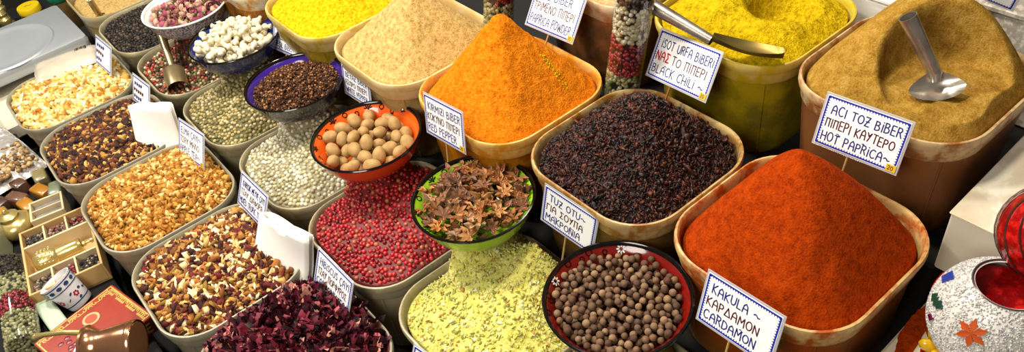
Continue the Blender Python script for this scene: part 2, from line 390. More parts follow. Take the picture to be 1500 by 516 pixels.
heap('powder_heap','pinkish-brown powder in the tub behind the paprika powder card','spice powder',1.07,1.02,Z1,powder('pinkish_powder',['#a5673a','#c98c5e','#dcaa80']),.03,(0,0),f1,-.012,.002,seed=9)
# --- middle row
X2=.447
def fillset(name,label,cat,x,y,zr,base,gm,n,size,hp,peak=(0,0),prof=f1,edge=-.012,hm=None,shape=1,aniso=.08,jit=.06,flat=None,amp=.002,lift=0,smooth=True,seed=0,extra=None,T=None):
    hb,sf=heap(name,label,cat,x,y,zr,base,hp,peak,prof,edge,amp,40,hum=hm,seed=seed,extra=extra)
    t,f=ICO[shape] if T is None else T
    if shape==1:
        pts=spread(sf,n*3,size*1.72,lift); pts[:,2]+=rng.uniform(-.0012,.0008,len(pts)); n=len(pts)
    else: pts=pick(sf,n,lift)
    g=scatter('g',pts,t,f,size*np.exp(rng.uniform(-.12,.12,n)),gm,aniso=aniso,jit=jit,flat=flat,smooth=smooth); join_stuff(hb,[g]); return hb,sf
tubl=lambda y,label,dust='#b9ab86',amt=.35,tint='#b9ad8f':tub(X2,y,Z2,label,dust,amt,tint,base='#9a9072',alpha=.45)
tubl(.744,'square tub of pale yellow-green crushed leaves, between allspice and anise bowls')
M_gb=powder('pale_green_powder',['#a8a440','#cdc868','#ddd684'],240,.9,.003,60)
M_gf=grains('pale_green_flakes',['#c4bc5c','#d8d07c','#d2cb6e','#a8a850','#e4df9c','#cdc666','#e0d88c','#8f9448','#d4ca70','#d8d27a','#eae6b8','#d0c866','#bf9050'],.8,.1)
fillset('crushed_leaf_heap','pale yellow-green crushed leaves heaped in the front middle tub','crushed leaves',X2,.744,Z2,M_gb,M_gf,2300,.0030,.080,(.100,.012),f1,-.014,hum('anise','allspice'),0,.6,.35,(1.2,1,.4),.003,.0006,False,11)
tubl(1.051,'square tub full of pink-red peppercorns, under the orange nutmeg bowl')
M_pb=mottled('pink_pepper_bed',['#3a0a08','#7a1812'],60,rough=.6)
M_pp=grains('pink_peppercorns',['#a3161a','#b8202a','#8c1016','#c63038','#a01a1c','#b01c22','#7c0e12','#c8453f','#a81c20','#b52a2a','#c06a4a'],.28,.5)
fillset('pink_peppercorn_heap','pink-red peppercorns filling the tub below the nutmeg bowl','peppercorns',X2,1.051,Z2,M_pb,M_pp,3400,.0043,.046,(.04,.03),f1,-.006,hum('nutmeg','anise'),1,.06,.03,None,.002,.0012,True,12)
tubl(1.35,'square tub of white peppercorns, left of the nutmeg bowl')
M_wb=mottled('white_pepper_bed',['#5a5440','#a39a78'],60,rough=.8)
M_wp=grains('white_peppercorns',['#d8d2b4','#c9c19c','#e4dfc6','#b9ae86','#dcd6b8','#cfc8a6','#ece8d4','#c2b890','#d4ccaa','#a89a70'],.6,.25)
fillset('white_peppercorn_heap','white peppercorns heaped left of the nutmeg bowl, below the clove bowl','peppercorns',X2,1.35,Z2,M_wb,M_wp,3400,.0043,.062,(.05,.01),f1,-.008,hum('clove','nutmeg'),1,.06,.04,None,.002,.0012,True,13)
tubl(1.65,'square tub of olive-green peppercorns, below the blue bowl')
M_ob=mottled('green_pepper_bed',['#33301a','#6a6238'],60,rough=.8)
M_op=grains('green_peppercorns',['#a89860','#b8a670','#948450','#c8b684','#8a7e4c','#b09e68','#d0be94','#9c8e58','#bcac7a','#7a7448'],.65,.2)
fillset('green_peppercorn_heap','olive-green peppercorns heaped to a ridge below the blue bowl','peppercorns',X2,1.65,Z2,M_ob,M_op,3600,.0042,.085,(.07,.012),f1,-.01,hum('knobbly','clove'),1,.06,.05,None,.0015,.0012,True,14)
tubl(1.946,'square tub of mixed coloured peppercorns with a brass scoop in it')
M_mb=mottled('mixed_pepper_bed',['#2a1c12','#5a4026'],60,rough=.8)
M_mp=grains('mixed_peppercorns',['#a83a2a','#c8b890','#3a2c20','#7a7440','#b85038','#d8c8a4','#8c2c22','#5a5230','#2c221a','#c06048','#9a8a5c','#6a3020'],.5,.3)
fillset('mixed_peppercorn_fill','red, green, white and black peppercorns mixed around the brass scoop','peppercorns',X2,1.946,Z2,M_mb,M_mp,3300,.0043,.01,(.02,0),f1,-.014,hum('rose','knobbly'),1,.06,.04,None,.002,.0012,True,15)
tubl(2.242,'square tub of black peppercorns left of the speckled white bowl')
M_bb=mottled('black_pepper_bed',['#0c0907','#1e1712'],60,rough=.8)
M_bp=grains('black_peppercorns',['#2a2019','#3a2d22','#1c1611','#4a3b2c','#241c15','#322820','#5a4a38','#15110d'],.6,.3)
fillset('black_peppercorn_heap','black peppercorns filling the tub left of the speckled white bowl','peppercorns',X2,2.242,Z2,M_bb,M_bp,3400,.0044,.035,(.02,0),f1,-.01,hum('rose') ,1,.06,.08,None,.002,.0012,True,16)
tubl(2.54,'square tub of beige powder at the top left corner, metal handle in it','#a8925c',.6)
heap('powder_heap','beige-brown powder lying low in the top left tub','spice powder',X2,2.54,Z2,P_beige,.012,(0,0),f1,-.026,.002,50,seed=17)
tubl(.444,'square tub of cardamom pods, mostly under the allspice bowl')
heap('cardamom_bed','pale green cardamom pods filling the tub under the allspice bowl','cardamom pods',X2,.444,Z2,mottled('cardamom_bed_mix',['#5a5426','#a09650'],60,1,.004,rough=.8),.03,(0,0),f1,-.03,.004,50,seed=18,hum=hum('allspice'))
# --- front row of teas
X3=.150
tub3=lambda y,label:tub(X3,y,Z3,label,'#a8997a',.3,'#a39a80',base='#8e8872',alpha=.42)
dome=lambda u:np.sin(np.clip(u*1.15,0,1)*math.pi/2)
M_tb=mottled('tea_bed',['#2a1a0c','#6a4a24'],70,1,.004,rough=.9)
tub3(2.138,'square tub of pale yellow dried flower pieces, next to the steel scale')
fillset('dried_flower_fill','pale yellow and cream dried flower pieces heaped beside the steel scale','flower tea',X3,2.138,Z3,mottled('flower_bed',['#7a5a24','#b58c44'],70,1,.004,rough=.9),
  grains('flower_pieces',['#e6cf86','#d8b45c','#c88f3c','#f0e4b4','#b0742c','#e8d898','#dcbf6c','#f4ecc8','#c8a860','#cfa048','#d8c890','#e0c478'],.8,.15),1700,.0088,.022,(0,0),dome,-.012,None,0,.45,.3,(1.15,1,.5),.004,.002,False,21)
tub3(1.838,'square tub of dark brown fruit tea, beside the first white paper bag')
fillset('fruit_tea_fill','dark brown fruit tea with tan and yellow bits, second tub from the scale','fruit tea',X3,1.838,Z3,M_tb,
  grains('fruit_tea_pieces',['#3a1c10','#5a2c16','#2a1a16','#8a5a28','#b8863c','#4a2418','#6a3a1c','#332420','#d0a85c','#452014','#7a4420','#221614'],.7,.25),1900,.0080,.028,(0,0),dome,-.012,None,0,.4,.3,(1.1,1,.6),.004,.002,False,22)
tub3(1.538,'square tub of golden tan apple tea chunks, in front of the green peppercorns')
fillset('apple_tea_fill','golden tan chopped apple tea heaped in the third tub from the scale','apple tea',X3,1.538,Z3,mottled('apple_bed',['#5a3610','#9a6a28'],70,1,.004,rough=.9),
  grains('apple_pieces',['#b8802e','#cf9c48','#a06a20','#dcb468','#8a5618','#c48c38','#b07428','#e4c484','#9a5a1e','#a8742a'],.75,.2),2300,.0072,.036,(.01,0),dome,-.012,None,0,.35,.5,(1,1,.55),.004,.002,False,23)
tub3(1.238,'square tub of mixed brown, cream and maroon tea, beside the second white bag')
fillset('mixed_tea_fill','mixed brown, cream, orange and maroon tea pieces in the fourth tub','mixed tea',X3,1.238,Z3,M_tb,
  grains('mixed_tea_pieces',['#8a5420','#b07c34','#4a2016','#d8b46c','#6a3a18','#581a1c','#c08c44','#efe0b4','#7c4a1e','#3a1a16','#a86a2a','#96742c','#6c1e20','#e8cf98'],.7,.25),1900,.0084,.035,(.03,0),dome,-.012,None,0,.42,.5,(1.15,1,.45),.004,.002,False,24)
tub3(.938,'square tub of dark maroon hibiscus petals at the bottom edge')
# curled petal strip
pu=[];pf=[]
for i in range(5):
    for j in range(3):
        u=i/4*2-1; v=j-1; wd=.38*(1-.55*u*u)+.06
        pu.append((u,v*wd,.35*u*u+.28*v*v-.25*math.sin(u*2.2)*v*.6))
for i in range(4):
    for j in range(2): a=i*3+j; pf.append((a,a+1,a+4,a+3))
PET=(np.array(pu),np.array(pf))
fillset('hibiscus_heap','dark maroon curled hibiscus petals with pink bits, at the bottom edge','hibiscus tea',X3,.938,Z3,mottled('hibiscus_bed',['#14060a','#32101a'],70,1,.004,rough=.9),
  grains('hibiscus_petals',['#3a0c18','#521224','#28080f','#6a1c30','#1c0a10','#45101e','#7c2a3c','#300a14','#58182a','#d0907c','#220c14','#8c3040','#6a1024','#b85a60'],.55,.3),2100,.0165,.06,(.03,.02),dome,-.012,None,0,.3,.15,(1,1,1),.005,.004,True,25,T=PET)

# ---------------------------------------------------------------- ceramic bowls
def bowl(name,key,label,out_m,in_m,rim_m,dx=0,motif=None):
    x,y=BOWL[key]; t=thing('ceramic_bowl',label,'bowl',(x,y,bz(key)-BD),(0,0,0),'round bowls standing on the tubs')
    prof=[(.001,.0),(.050,.0),(.053,.003),(.052,.006),(.069,.010),(.086,.023),(.096,.039),(.102,.055),(BR-.0035,BD-.004)]
    b=MB().lathe(prof,64); F=b.f.pop(); b.m.pop(); b.build('bowl_body',out_m,t)
    b=MB().lathe([(BR-.0065,BD-.005),(.0945,.056),(.088,.041),(.077,.026),(.062,.015),(.03,.009),(.001,.008)],64); b.f.pop(-2); b.m.pop(-2); b.build('inside_glaze',in_m,t)
    b=MB().lathe([(BR-.0072,BD-.0045),(BR-.004,BD-.0045),(BR-.0012,BD-.0028),(BR-.0006,BD-.0006),(BR-.0018,BD+.0010),(BR-.004,BD+.0012),(BR-.006,BD-.0004),(BR-.0072,BD-.0045)],64,closed=True); b.build('rim',rim_m,t)
    if motif: motif(t)
    return t
def bowl_in(rho): return np.interp(rho,[0,.03,.062,.077,.088,.0945,BR-.0065],[.008,.009,.015,.026,.041,.056,BD-.005])
M_blk=plain('black_glaze','#0c0a0a',rough=.12,spec=.6)
glz=lambda n,c:mottled(n,c,12,rough=.15,spec=.55,coat=.4)
def inpaint(t,items,mat,name='painted_motif'):
    """brush marks on the sloping inside glaze: items = list of (angle, rho, list of blob (du,dv,r))"""
    for ang,rho,blobs in items:
        b=MB()
        for du,dv,ru,rv,rt in blobs:
            V=[];n=10
            for k in range(n):
                a=2*math.pi*k/n; p=ru*math.cos(a); q=rv*math.sin(a); p,q=p*math.cos(rt)-q*math.sin(rt),p*math.sin(rt)+q*math.cos(rt)
                th=ang+(du+p)/rho; rr=rho+(dv+q)*.75; z=float(bowl_in(rr))+.0007
                V.append(((rr-.0004)*math.cos(th),(rr-.0004)*math.sin(th),z))
            b.add(V,[tuple(range(n))])
        b.build(name,mat,t)
def sprig():
    o=[(0,0,.0022,.0022,0)]
    for k in range(5):
        a=.35+k*.6; o.append((.006*math.cos(a),.006*math.sin(a),.0038,.0013,a))
    return o
def scrolls():
    o=[]
    for k in range(16):
        a=k/16*2*math.pi; o.append((.012+.0045*math.cos(a),.002+.0045*math.sin(a),.0011,.0011,0))
        o.append((-.012+.0035*math.cos(a),-.003+.0035*math.sin(a),.001,.001,0))
    return o
def daisy():
    o=[]
    for k in range(8): a=k/8*2*math.pi; o.append((.0052*math.cos(a),.0052*math.sin(a),.0026,.0014,a))
    return o
back=[R(a) for a in (10,55,100,150,195)]
bowl('b','anise','lime green bowl with black rim, full of star anise',glz('lime_glaze',['#86b414','#9cc820']),glz('lime_inside',['#7fb01a','#93c428']),M_blk,
     motif=lambda t:inpaint(t,[(a,.0965,sprig()) for a in back]+[(a+.38,.0965,scrolls()) for a in back],M_blk))
bowl('b','nutmeg','bright orange bowl with black rim, full of whole nutmegs',glz('orange_glaze',['#c23808','#d84a0e']),glz('orange_inside',['#cc4c0c','#dd5a14']),M_blk,
     motif=lambda t:inpaint(t,[(a,.0965,sprig()) for a in back]+[(a+.38,.0965,scrolls()) for a in back],M_blk))
bowl('b','clove','dark purple bowl with black rim, full of cloves',glz('dark_purple_glaze',['#100c18','#1e1630']),glz('purple_inside',['#2a1668','#381e84']),M_blk)
bowl('b','knobbly','deep blue bowl heaped with pale knobbly pods',glz('navy_glaze',['#08164e','#0e2470']),glz('navy_inside',['#0a1a58','#122a78']),M_blk)
m,nt,bs=newmat('speckled_glaze'); vt=noise(nt,210,3,.7); nt.links.new(ramp(nt,vt.outputs[0],[(.42,'#3a3050'),(.5,'#9a94a0'),(.58,'#cfcac6')]),bs.inputs['Base Color']); setp(bs,rough=.3)
bowl('b','rose','speckled grey-white bowl full of dried rosebuds',m,plain('white_inside_glaze','#e4e2dc',rough=.2),plain('white_rim_glaze','#efeeea',rough=.15))
bowl('b','allspice','dark red bowl with black rim, full of round brown allspice berries',glz('dark_red_glaze',['#3a0806','#54100a']),glz('red_inside',['#5e0c08','#7a140c']),M_blk,
     motif=lambda t:([inpaint(t,[(R(a_),.0985,daisy())],plain('white_glaze_paint','#d8d4cc',rough=.2),'painted_daisy') for a_ in (112,40)],inpaint(t,[(R(112),.0985,[(0,0,.0018,.0018,0)])]+[(R(a),.0985,scrolls()) for a in (140,122,84,62)],M_blk,'painted_scroll')))

def drop(n,r,rmax,lim,dome,floor=.02,cand=18,seed=1):
    """let balls fall one by one into the bowl until it is full to lim (+dome in the middle)"""
    g=np.random.default_rng(seed); P=np.zeros((0,3)); fail=0
    rs=np.linspace(0,.1,60); sl=np.gradient(bowl_in(rs),rs)
    while len(P)<n and fail<40:
        rho=np.sqrt(g.random(cand))*rmax; th=g.random(cand)*2*np.pi; X=rho*np.cos(th);Y=rho*np.sin(th)
        z=np.maximum(bowl_in(rho)+r*np.sqrt(1+np.interp(rho,rs,sl)**2),floor+r)
        if len(P):
            d2=(X[:,None]-P[:,0])**2+(Y[:,None]-P[:,1])**2
            z=np.maximum(z,np.where(d2<4*r*r,P[:,2]+np.sqrt(np.maximum(4*r*r-d2,0)),-1).max(1))
        top_=lim+dome*(1-(rho/rmax)**2); k=np.argmin(z-top_)
        if z[k]>top_[k]: fail+=1; continue
        fail=0; P=np.vstack([P,[X[k],Y[k],z[k]]])
    return P
def exposed(P,r,lim):
    d=np.hypot(P[:,None,0]-P[None,:,0],P[:,None,1]-P[None,:,1]); up=(P[None,:,2]-P[:,None,2])
    cov=((d<1.5*r)&(up>.35*r)).sum(1)*10+((d<2.2*r)&(up>.6*r)).sum(1)-P[:,2]*5
    o=np.argsort(cov); return o[:lim],o[lim:]
def copies(proto,Ps,rots,scs,label,group,cat):
    first=True
    for p,r_,s in zip(Ps,rots,scs):
        o=proto if first else proto.copy()
        if not first: COL.objects.link(o)
        first=False; o.location=p; o.rotation_euler=r_; o.scale=s if hasattr(s,'__len__') else (s,)*3; tag(o,label,cat,group)
        if not proto.children: continue
        if o is not proto:
            for ch in proto.children: c=ch.copy(); c.parent=o; COL.objects.link(c)
rr3=lambda n:rng.uniform(0,2*math.pi,(n,3))
# allspice
bx,by=BOWL['allspice']; o3=np.array((bx,by,bz('allspice')-BD))
P=drop(1500,.0056,.096,BD-.007,.006,.030,18,3); top,rest=exposed(P,.0056,298)
M_all=grains('allspice_skin',['#5a4030','#6a4e3a','#7a5c44','#624836','#866a50','#564032','#705642','#947656'],.75,.2,per='object')
V,F=ICO[2]; b=MB().add(V*.0056*(1+.02*np.sin(V[:,2:3]*9)),F); b.ell((0,0,.0056),(.0012,.0012,.0006),4,8); pr=b.build('allspice_berry',M_all,auto=0)
copies(pr,P[top]+o3,rr3(len(top)),rng.uniform(.82,1.06,len(top)),'round brown allspice berry in the dark red bowl','allspice berries in the dark red bowl','berry')
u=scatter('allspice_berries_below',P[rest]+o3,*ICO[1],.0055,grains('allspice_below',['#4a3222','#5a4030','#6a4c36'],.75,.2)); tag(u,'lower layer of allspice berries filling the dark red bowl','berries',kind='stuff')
# nutmeg
bx,by=BOWL['nutmeg']; o3=np.array((bx,by,BZ-BD))
P=drop(160,.0132,.084,BD-.010,.012,.016,20,5); top,rest=exposed(P,.0132,50)
M_nut=mottled('nutmeg_shell',['#6e4c2a','#93703f','#ab8a5a','#84622f'],60,.5,.0015,rough=.7,spec=.25)
b=MB(); n=18;ringsv=[];a=np.arange(n)*2*np.pi/n
for i in range(15):
    t=math.pi*i/14*.996+.006; rad=math.sin(t)*.0127*(1+.06*math.cos(t)); ringsv.append(np.c_[rad*np.cos(a)*(1+.035*np.cos(a*7+t*2)),rad*np.sin(a)*(1+.035*np.cos(a*7+t*2)),np.full(n,-math.cos(t)*.0172)])
b.loft(ringsv); pr=b.build('nutmeg',M_nut,auto=0)
copies(pr,P[top]+o3,[(rng.uniform(.9,2.2),rng.uniform(-.4,.4),rng.uniform(0,6.3)) for _ in top],rng.uniform(.86,1.05,len(top)),'whole brown nutmeg in the orange bowl','whole nutmegs in the orange bowl','nutmeg')
P2=P[rest]+o3; u=scatter('nutmegs_below',P2,*ICO[2],.0126,M_nut,flat=(1,1,1.15)); tag(u,'lower layer of nutmegs filling the orange bowl','nutmegs',kind='stuff')
# star anise
bx,by=BOWL['anise']; o3=np.array((bx,by,BZ-BD))
M_ani=grains('star_anise_wood',['#8a5a30','#a06c3c','#7a543a','#b4844e','#94765a','#866046','#c09a70','#c08444'],.6,.3,per='object')
M_sd=plain('anise_seed','#9a4a18',rough=.25,spec=.5)
def anise(k=8,seed=0):
    g=random.Random(seed); b=MB(); sd=MB()
    for i in range(k):
        if g.random()<.12: continue
        a=2*math.pi*i/k+g.uniform(-.1,.1); L=g.uniform(.0185,.0225); wd=.0046
        ca,sa=math.cos(a),math.sin(a); up=g.uniform(0,.004)
        def q(l,s,z): return (l*ca-s*sa,l*sa+s*ca,z)
        V=[q(.001,0,.0015),q(L*.45,wd,.006+up*.5),q(L*.45,.0006,.0025),q(L*.45,-wd,.006+up*.5),q(L*.5,0,-.0028),q(L*.8,wd*.55,.0052+up),q(L*.8,-wd*.55,.0052+up),q(L,0,.006+up),q(.001,0,-.002)]
        b.add(V,[(0,2,1),(0,3,2),(1,2,5),(2,3,6),(2,6,7),(5,2,7),(8,1,4),(8,4,3),(0,1,8),(0,8,3),(1,5,4),(4,6,3),(5,7,4),(4,7,6)])
        if g.random()<.6: sd.ell(q(L*.5,0,.0042+up*.4),(.0028,.0017,.0015),6,8,Matrix.Rotation(a,4,'Z'))
    b.ell((0,0,0),(.0022,.0022,.002),5,8); b.tube([(0,0,-.001),(.001,.001,-.007)],[.0009,.0007],6)
    return b,sd
protos=[]
for s in range(4):
    b,sd=anise(8,s); o=b.build('star_anise',M_ani,smooth=False); sd.build('seeds',M_sd,o); protos.append(o)
g=np.random.default_rng(4); cnt=0; P=drop(400,.0098,.095,BD-.010,.018,.026,16,9); top,rest=exposed(P,.0098,64)
for k,i in enumerate(top):
    pr=protos[k%4]
    if k<4: o=pr
    else:
        o=pr.copy(); COL.objects.link(o)
        for ch in pr.children: c=ch.copy(); c.parent=o; COL.objects.link(c)
    o.location=P[i]+o3+[0,0,.002]; o.rotation_euler=(g.normal(0,.28),g.normal(0,.28),g.uniform(0,6.3)); s=g.uniform(.86,1.14); o.scale=(s,s,s)
    tag(o,'brown eight-pointed star anise in the lime green bowl','star anise','star anise in the lime green bowl')
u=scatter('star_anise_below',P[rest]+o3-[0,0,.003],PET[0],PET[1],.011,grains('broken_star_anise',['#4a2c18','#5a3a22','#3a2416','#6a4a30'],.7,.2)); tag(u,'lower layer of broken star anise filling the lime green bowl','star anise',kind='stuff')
# cloves
bx,by=BOWL['clove']; o3=np.array((bx,by,BZ-BD))
b=MB(); b.tube([(0,0,-.0075),(0,0,-.002),(0,0,.003)],[.0009,.0014,.0017],6)
for k in range(4): a=k*math.pi/2; b.tube([(0,0,.0025),(.0028*math.cos(a),.0028*math.sin(a),.0055)],[.0012,.0004],5)
CT=np.vstack(b.v); CF=np.array([[f[0],f[i],f[i+1]] for f in b.f for i in range(1,len(f)-1)])
n=1500; rho=np.sqrt(rng.random(n))*.092; th=rng.random(n)*2*np.pi
zc=.076-.026*(rho/.092)**2+rng.uniform(-.006,.002,n); P=np.c_[rho*np.cos(th),rho*np.sin(th),zc]+o3
b=MB().lathe([(.001,.020),(.06,.024),(.080,.040),(.087,.046),(.075,.056),(.04,.068),(.001,.072)],48,o=o3); base=b.build('clove_fill',mottled('clove_bed',['#140a05','#2c180c'],80,1,rough=.9),auto=0)
tag(base,'brown dried cloves filling the dark purple bowl','cloves',kind='stuff')
M_clv=grains('cloves',['#3a2010','#4c2c16','#2c180c','#5c381e','#422612','#6a4424'],.65,.25)
c1=scatter('c1',P,CT,CF,1.15,M_clv,smooth=False)
c2=scatter('c2',P[:650]+[0,0,.003],*ICO[1],.0027,grains('clove_heads',['#8a5a30','#6e4422','#a0703e','#5a3418'],.5,.3)); join_stuff(base,[c1,c2])
# knobbly pale pods
bx,by=BOWL['knobbly']; o3=np.array((bx,by,BZ-BD))
M_pod=mottled('pale_pod_skin',['#b8a880','#d8ccaa','#e6dec4'],50,.4,.0015,rough=.8)
pp=[]
for s in range(3):
    b=MB(); g=random.Random(s); pts=[];rs=[]
    L=.030+.005*s
    for i in range(17):
        t=i/16; pts.append((math.sin(t*3+s)*.004,math.cos(t*2.3+s*2)*.003,(t-.5)*L))
        e=min(1,math.sqrt(max(0,1-(2*t-1)**2)+.001)*1.4); rs.append(max(.0008,(.0070+.0022*math.cos(t*2*math.pi*(1.5+.5*s)+s))*e))
    b.tube(pts,rs,12); pp.append(b.build('knobbly_pod',M_pod,auto=0))
P=drop(300,.0100,.084,BD-.004,.032,.026,16,12); top,rest=exposed(P,.0100,72)
g=np.random.default_rng(8)
for k,i in enumerate(top):
    o=pp[k] if k<3 else pp[k%3].copy()
    if k>=3: COL.objects.link(o)
    o.location=P[i]+o3+[0,0,.003]; o.rotation_euler=(math.pi/2+g.normal(0,.35),g.normal(0,.4),g.uniform(0,6.3)); s=g.uniform(.85,1.1); o.scale=(s,s,s)
    tag(o,'pale knobbly dried pod heaped in the deep blue bowl','dried pod','pale pods in the deep blue bowl')
u=scatter('knobbly_pods_below',P[rest]+o3,*ICO[2],.009,M_pod,flat=(1,1,1.2)); tag(u,'lower layer of pale pods filling the deep blue bowl','dried pods',kind='stuff')
# rosebuds
bx,by=BOWL['rose']; o3=np.array((bx,by,BZ-BD))
M_ros=grains('dried_rose_petals',['#c08078','#a8586c','#d4a08e','#e0bc9c','#b87074','#9a4864','#d8b090','#ccb088'],.75,.15)
M_cal=mottled('dried_calyx',['#6a6434','#8a8250'],40,rough=.8)
rp=[]
for s in range(3):
    g=random.Random(40+s); b=MB()
    for k in range(9):
        a=k*2.4; tilt=.25+.06*k; Mr=Matrix.Rotation(a,4,'Z')@Matrix.Rotation(tilt,4,'Y')
        V=[];F=[]
        for i in range(5):
            for j in range(5):
                u_=i/4;v_=(j/4-.5)*2.0; rad=.0035+.0045*math.sin(u_*2.2)
                V.append(Mr@Vector((rad*math.cos(v_)*.9,rad*math.sin(v_),u_*.0135*(1-.1*abs(v_))-.004)))
        for i in range(4):
            for j in range(4): q=i*5+j; F.append((q,q+1,q+6,q+5))
        b.add([tuple(v) for v in V],F)
    b.ell((0,0,.002),(.0045,.0045,.006),6,8); o=b.build('rosebud',M_ros,auto=0)
    c=MB().ell((0,0,-.0055),(.0042,.0042,.0042),6,8); c.tube([(0,0,-.008),(.002,0,-.015)],[.001,.0008],6)
    c.build('calyx',M_cal,o,auto=0); rp.append(o)
P=drop(300,.0090,.084,BD-.008,.014,.026,16,15); top,rest=exposed(P,.0090,60); g=np.random.default_rng(3)
for k,i in enumerate(top):
    pr=rp[k%3]; o=pr if k<3 else pr.copy()
    if k>=3:
        COL.objects.link(o)
        for ch in pr.children: c=ch.copy(); c.parent=o; COL.objects.link(c)
    o.location=P[i]+o3+[0,0,.001]; o.rotation_euler=(g.normal(0,1),g.normal(0,1),g.uniform(0,6.3)); s=g.uniform(.9,1.15); o.scale=(s,)*3
    tag(o,'dried pink rosebud in the speckled bowl','rosebud','dried rosebuds in the speckled bowl')
u=scatter('rosebuds_below',P[rest]+o3,*ICO[1],.0085,M_ros); tag(u,'lower layer of dried rosebuds filling the speckled bowl','rosebuds',kind='stuff')
# cardamom pods in front of the kakula card
M_car=mottled('cardamom_skin',['#8c8444','#b9b070','#cfc88e'],70,.5,.001,rough=.75)
b=MB(); rg=[];n=12;a=np.arange(n)*2*np.pi/n
for i in range(13):
    t=i/12; rad=.0062*math.sin(math.pi*min(1,t*.94+.03))**.75; rg.append(np.c_[rad*np.cos(a)*(1+.10*np.cos(3*a)),rad*np.sin(a)*(1+.10*np.cos(3*a)),np.full(n,(t-.5)*.028)])
b.loft(rg); pr=b.build('cardamom_pod',M_car,auto=0)
n=70; px=rng.uniform(.47,.562,n); py=rng.uniform(.335,.46,n); P=[];g=np.random.default_rng(2)
for i in range(n):
    z=.536
    for q in P:
        d=math.hypot(q[0]-px[i],q[1]-py[i])
        if d<.012: z=max(z,q[2]+math.sqrt(.012**2-d*d)*.8)
    P.append((px[i],py[i],min(z,.572)))
copies(pr,P,[(math.pi/2+g.normal(0,.3),g.normal(0,.3),g.uniform(0,6.3)) for _ in P],g.uniform(.85,1.1,n),'pale green cardamom pod lying under the kakula card','cardamom pods under the kakula card','cardamom pod')

# ---------------------------------------------------------------- hand-lettered price cards
G={}
def gl(ch,wd,*st): G[ch]=(wd,st)
def arc(cx,cy,rx,ry,a0,a1,n=9): return [(cx+rx*math.cos(R(a0+(a1-a0)*i/n)),cy+ry*math.sin(R(a0+(a1-a0)*i/n))) for i in range(n+1)]
gl('A',.62,[(0,0),(.08,.75),(.3,1),(.52,.75),(.6,0)],[(.04,.42),(.58,.42)])
gl('B',.55,[(0,0),(0,1)],[(0,1),(.35,.97),(.42,.78),(.3,.58),(0,.54)],[(.3,.55),(.5,.38),(.46,.1),(.25,0),(0,0)])
gl('C',.6,arc(.34,.5,.34,.5,50,310)); gl('D',.58,[(0,0),(0,1),(.3,.95),(.54,.7),(.54,.3),(.3,.04),(0,0)])
gl('E',.48,[(.45,1),(0,1),(0,0),(.46,0)],[(0,.52),(.38,.52)]); gl('G',.62,arc(.34,.5,.34,.5,50,330)+[(.6,.45),(.36,.45)])
gl('H',.56,[(0,0),(0,1)],[(.54,0),(.54,1)],[(0,.5),(.54,.5)]); gl('I',.1,[(.05,0),(.05,1)])
gl('i',.12,[(.06,0),(.06,.78)],[(.04,1),(.09,1)]); gl('K',.52,[(0,0),(0,1)],[(.48,1),(.03,.5),(.5,0)])
gl('L',.45,[(0,1),(0,0),(.44,.02)]); gl('M',.72,[(0,0),(.06,1),(.35,.4),(.64,1),(.7,0)]); gl('N',.58,[(0,0),(.02,1),(.54,0),(.56,1)])
gl('O',.64,arc(.32,.5,.32,.48,90,450,14)); gl('P',.5,[(0,0),(0,1),(.36,.96),(.46,.74),(.34,.52),(0,.48)])
gl('R',.52,[(0,0),(0,1),(.36,.96),(.44,.76),(.32,.54),(0,.5)],[(.22,.52),(.5,0)])
gl('S',.5,[(.46,.86),(.28,1),(.06,.88),(.06,.66),(.4,.42),(.46,.2),(.3,.02),(.02,.1)])
gl('T',.56,[(0,1),(.56,.98)],[(.28,1),(.28,0)]); gl('U',.58,[(0,1),(.02,.25),(.2,0),(.42,.05),(.54,.3),(.56,1)])
gl('u',.5,[(0,.8),(.02,.2),(.16,0),(.36,.05),(.46,.3)],[(.47,.8),(.47,0)])
gl('V',.56,[(0,1),(.28,0),(.56,1)]); gl('W',.8,[(0,1),(.2,0),(.4,.8),(.6,0),(.8,1)]); gl('X',.54,[(0,1),(.54,0)],[(.54,1),(0,0)])
gl('Y',.54,[(0,1),(.27,.52),(.54,1)],[(.27,.52),(.24,0)]); gl('Z',.52,[(0,1),(.5,1),(.02,0),(.52,0)],[(.1,.5),(.44,.5)])
gl('Q',.64,arc(.32,.5,.32,.48,90,450,14),[(.4,.2),(.62,-.05)]); gl('F',.46,[(.45,1),(0,1),(0,0)],[(0,.52),(.36,.52)])
gl('Ç',.6,arc(.34,.5,.34,.5,50,310),[(.34,0),(.38,-.14),(.26,-.2)]); gl('Ş',.5,[(.46,.86),(.28,1),(.06,.88),(.06,.66),(.4,.42),(.46,.2),(.3,.02),(.02,.1)],[(.25,0),(.3,-.16),(.18,-.2)])
gl('Π',.6,[(.06,0),(.08,.92)],[(0,.98),(.6,.96)],[(.5,.96),(.52,0)]); gl('Γ',.42,[(0,0),(0,.98),(.42,.96)]); gl('Δ',.66,[(0,0),(.32,1),(.66,0),(0,0)])
gl('Σ',.52,[(.5,.95),(.02,1),(.3,.5),(0,.02),(.52,.04)]); gl('Φ',.66,arc(.33,.52,.32,.3,90,450,12),[(.33,1.05),(.33,-.05)]); gl('Λ',.6,[(0,0),(.28,1),(.6,0)])
gl('Υ',.54,[(0,1),(.2,.6),(.5,1)],[(.5,1),(.14,0)])
gl('0',.5,arc(.25,.5,.25,.48,90,450,12)); gl('2',.5,[(.03,.8),(.22,1),(.44,.84),(.4,.55),(.02,.02),(.5,.04)]); gl('3',.46,[(.03,.9),(.3,1),(.42,.78),(.2,.54),(.44,.3),(.28,.02),(0,.1)])
gl('~',.7,[(0,.5),(.15,.62),(.32,.55),(.48,.36),(.68,.42)]); gl(' ',.3)
gl('%',.9,[(0,.1),(.1,.9),(.22,.2),(.36,.8),(.48,.1),(.6,.9),(.7,.3),(.85,.7)])   # an unreadable scrawl
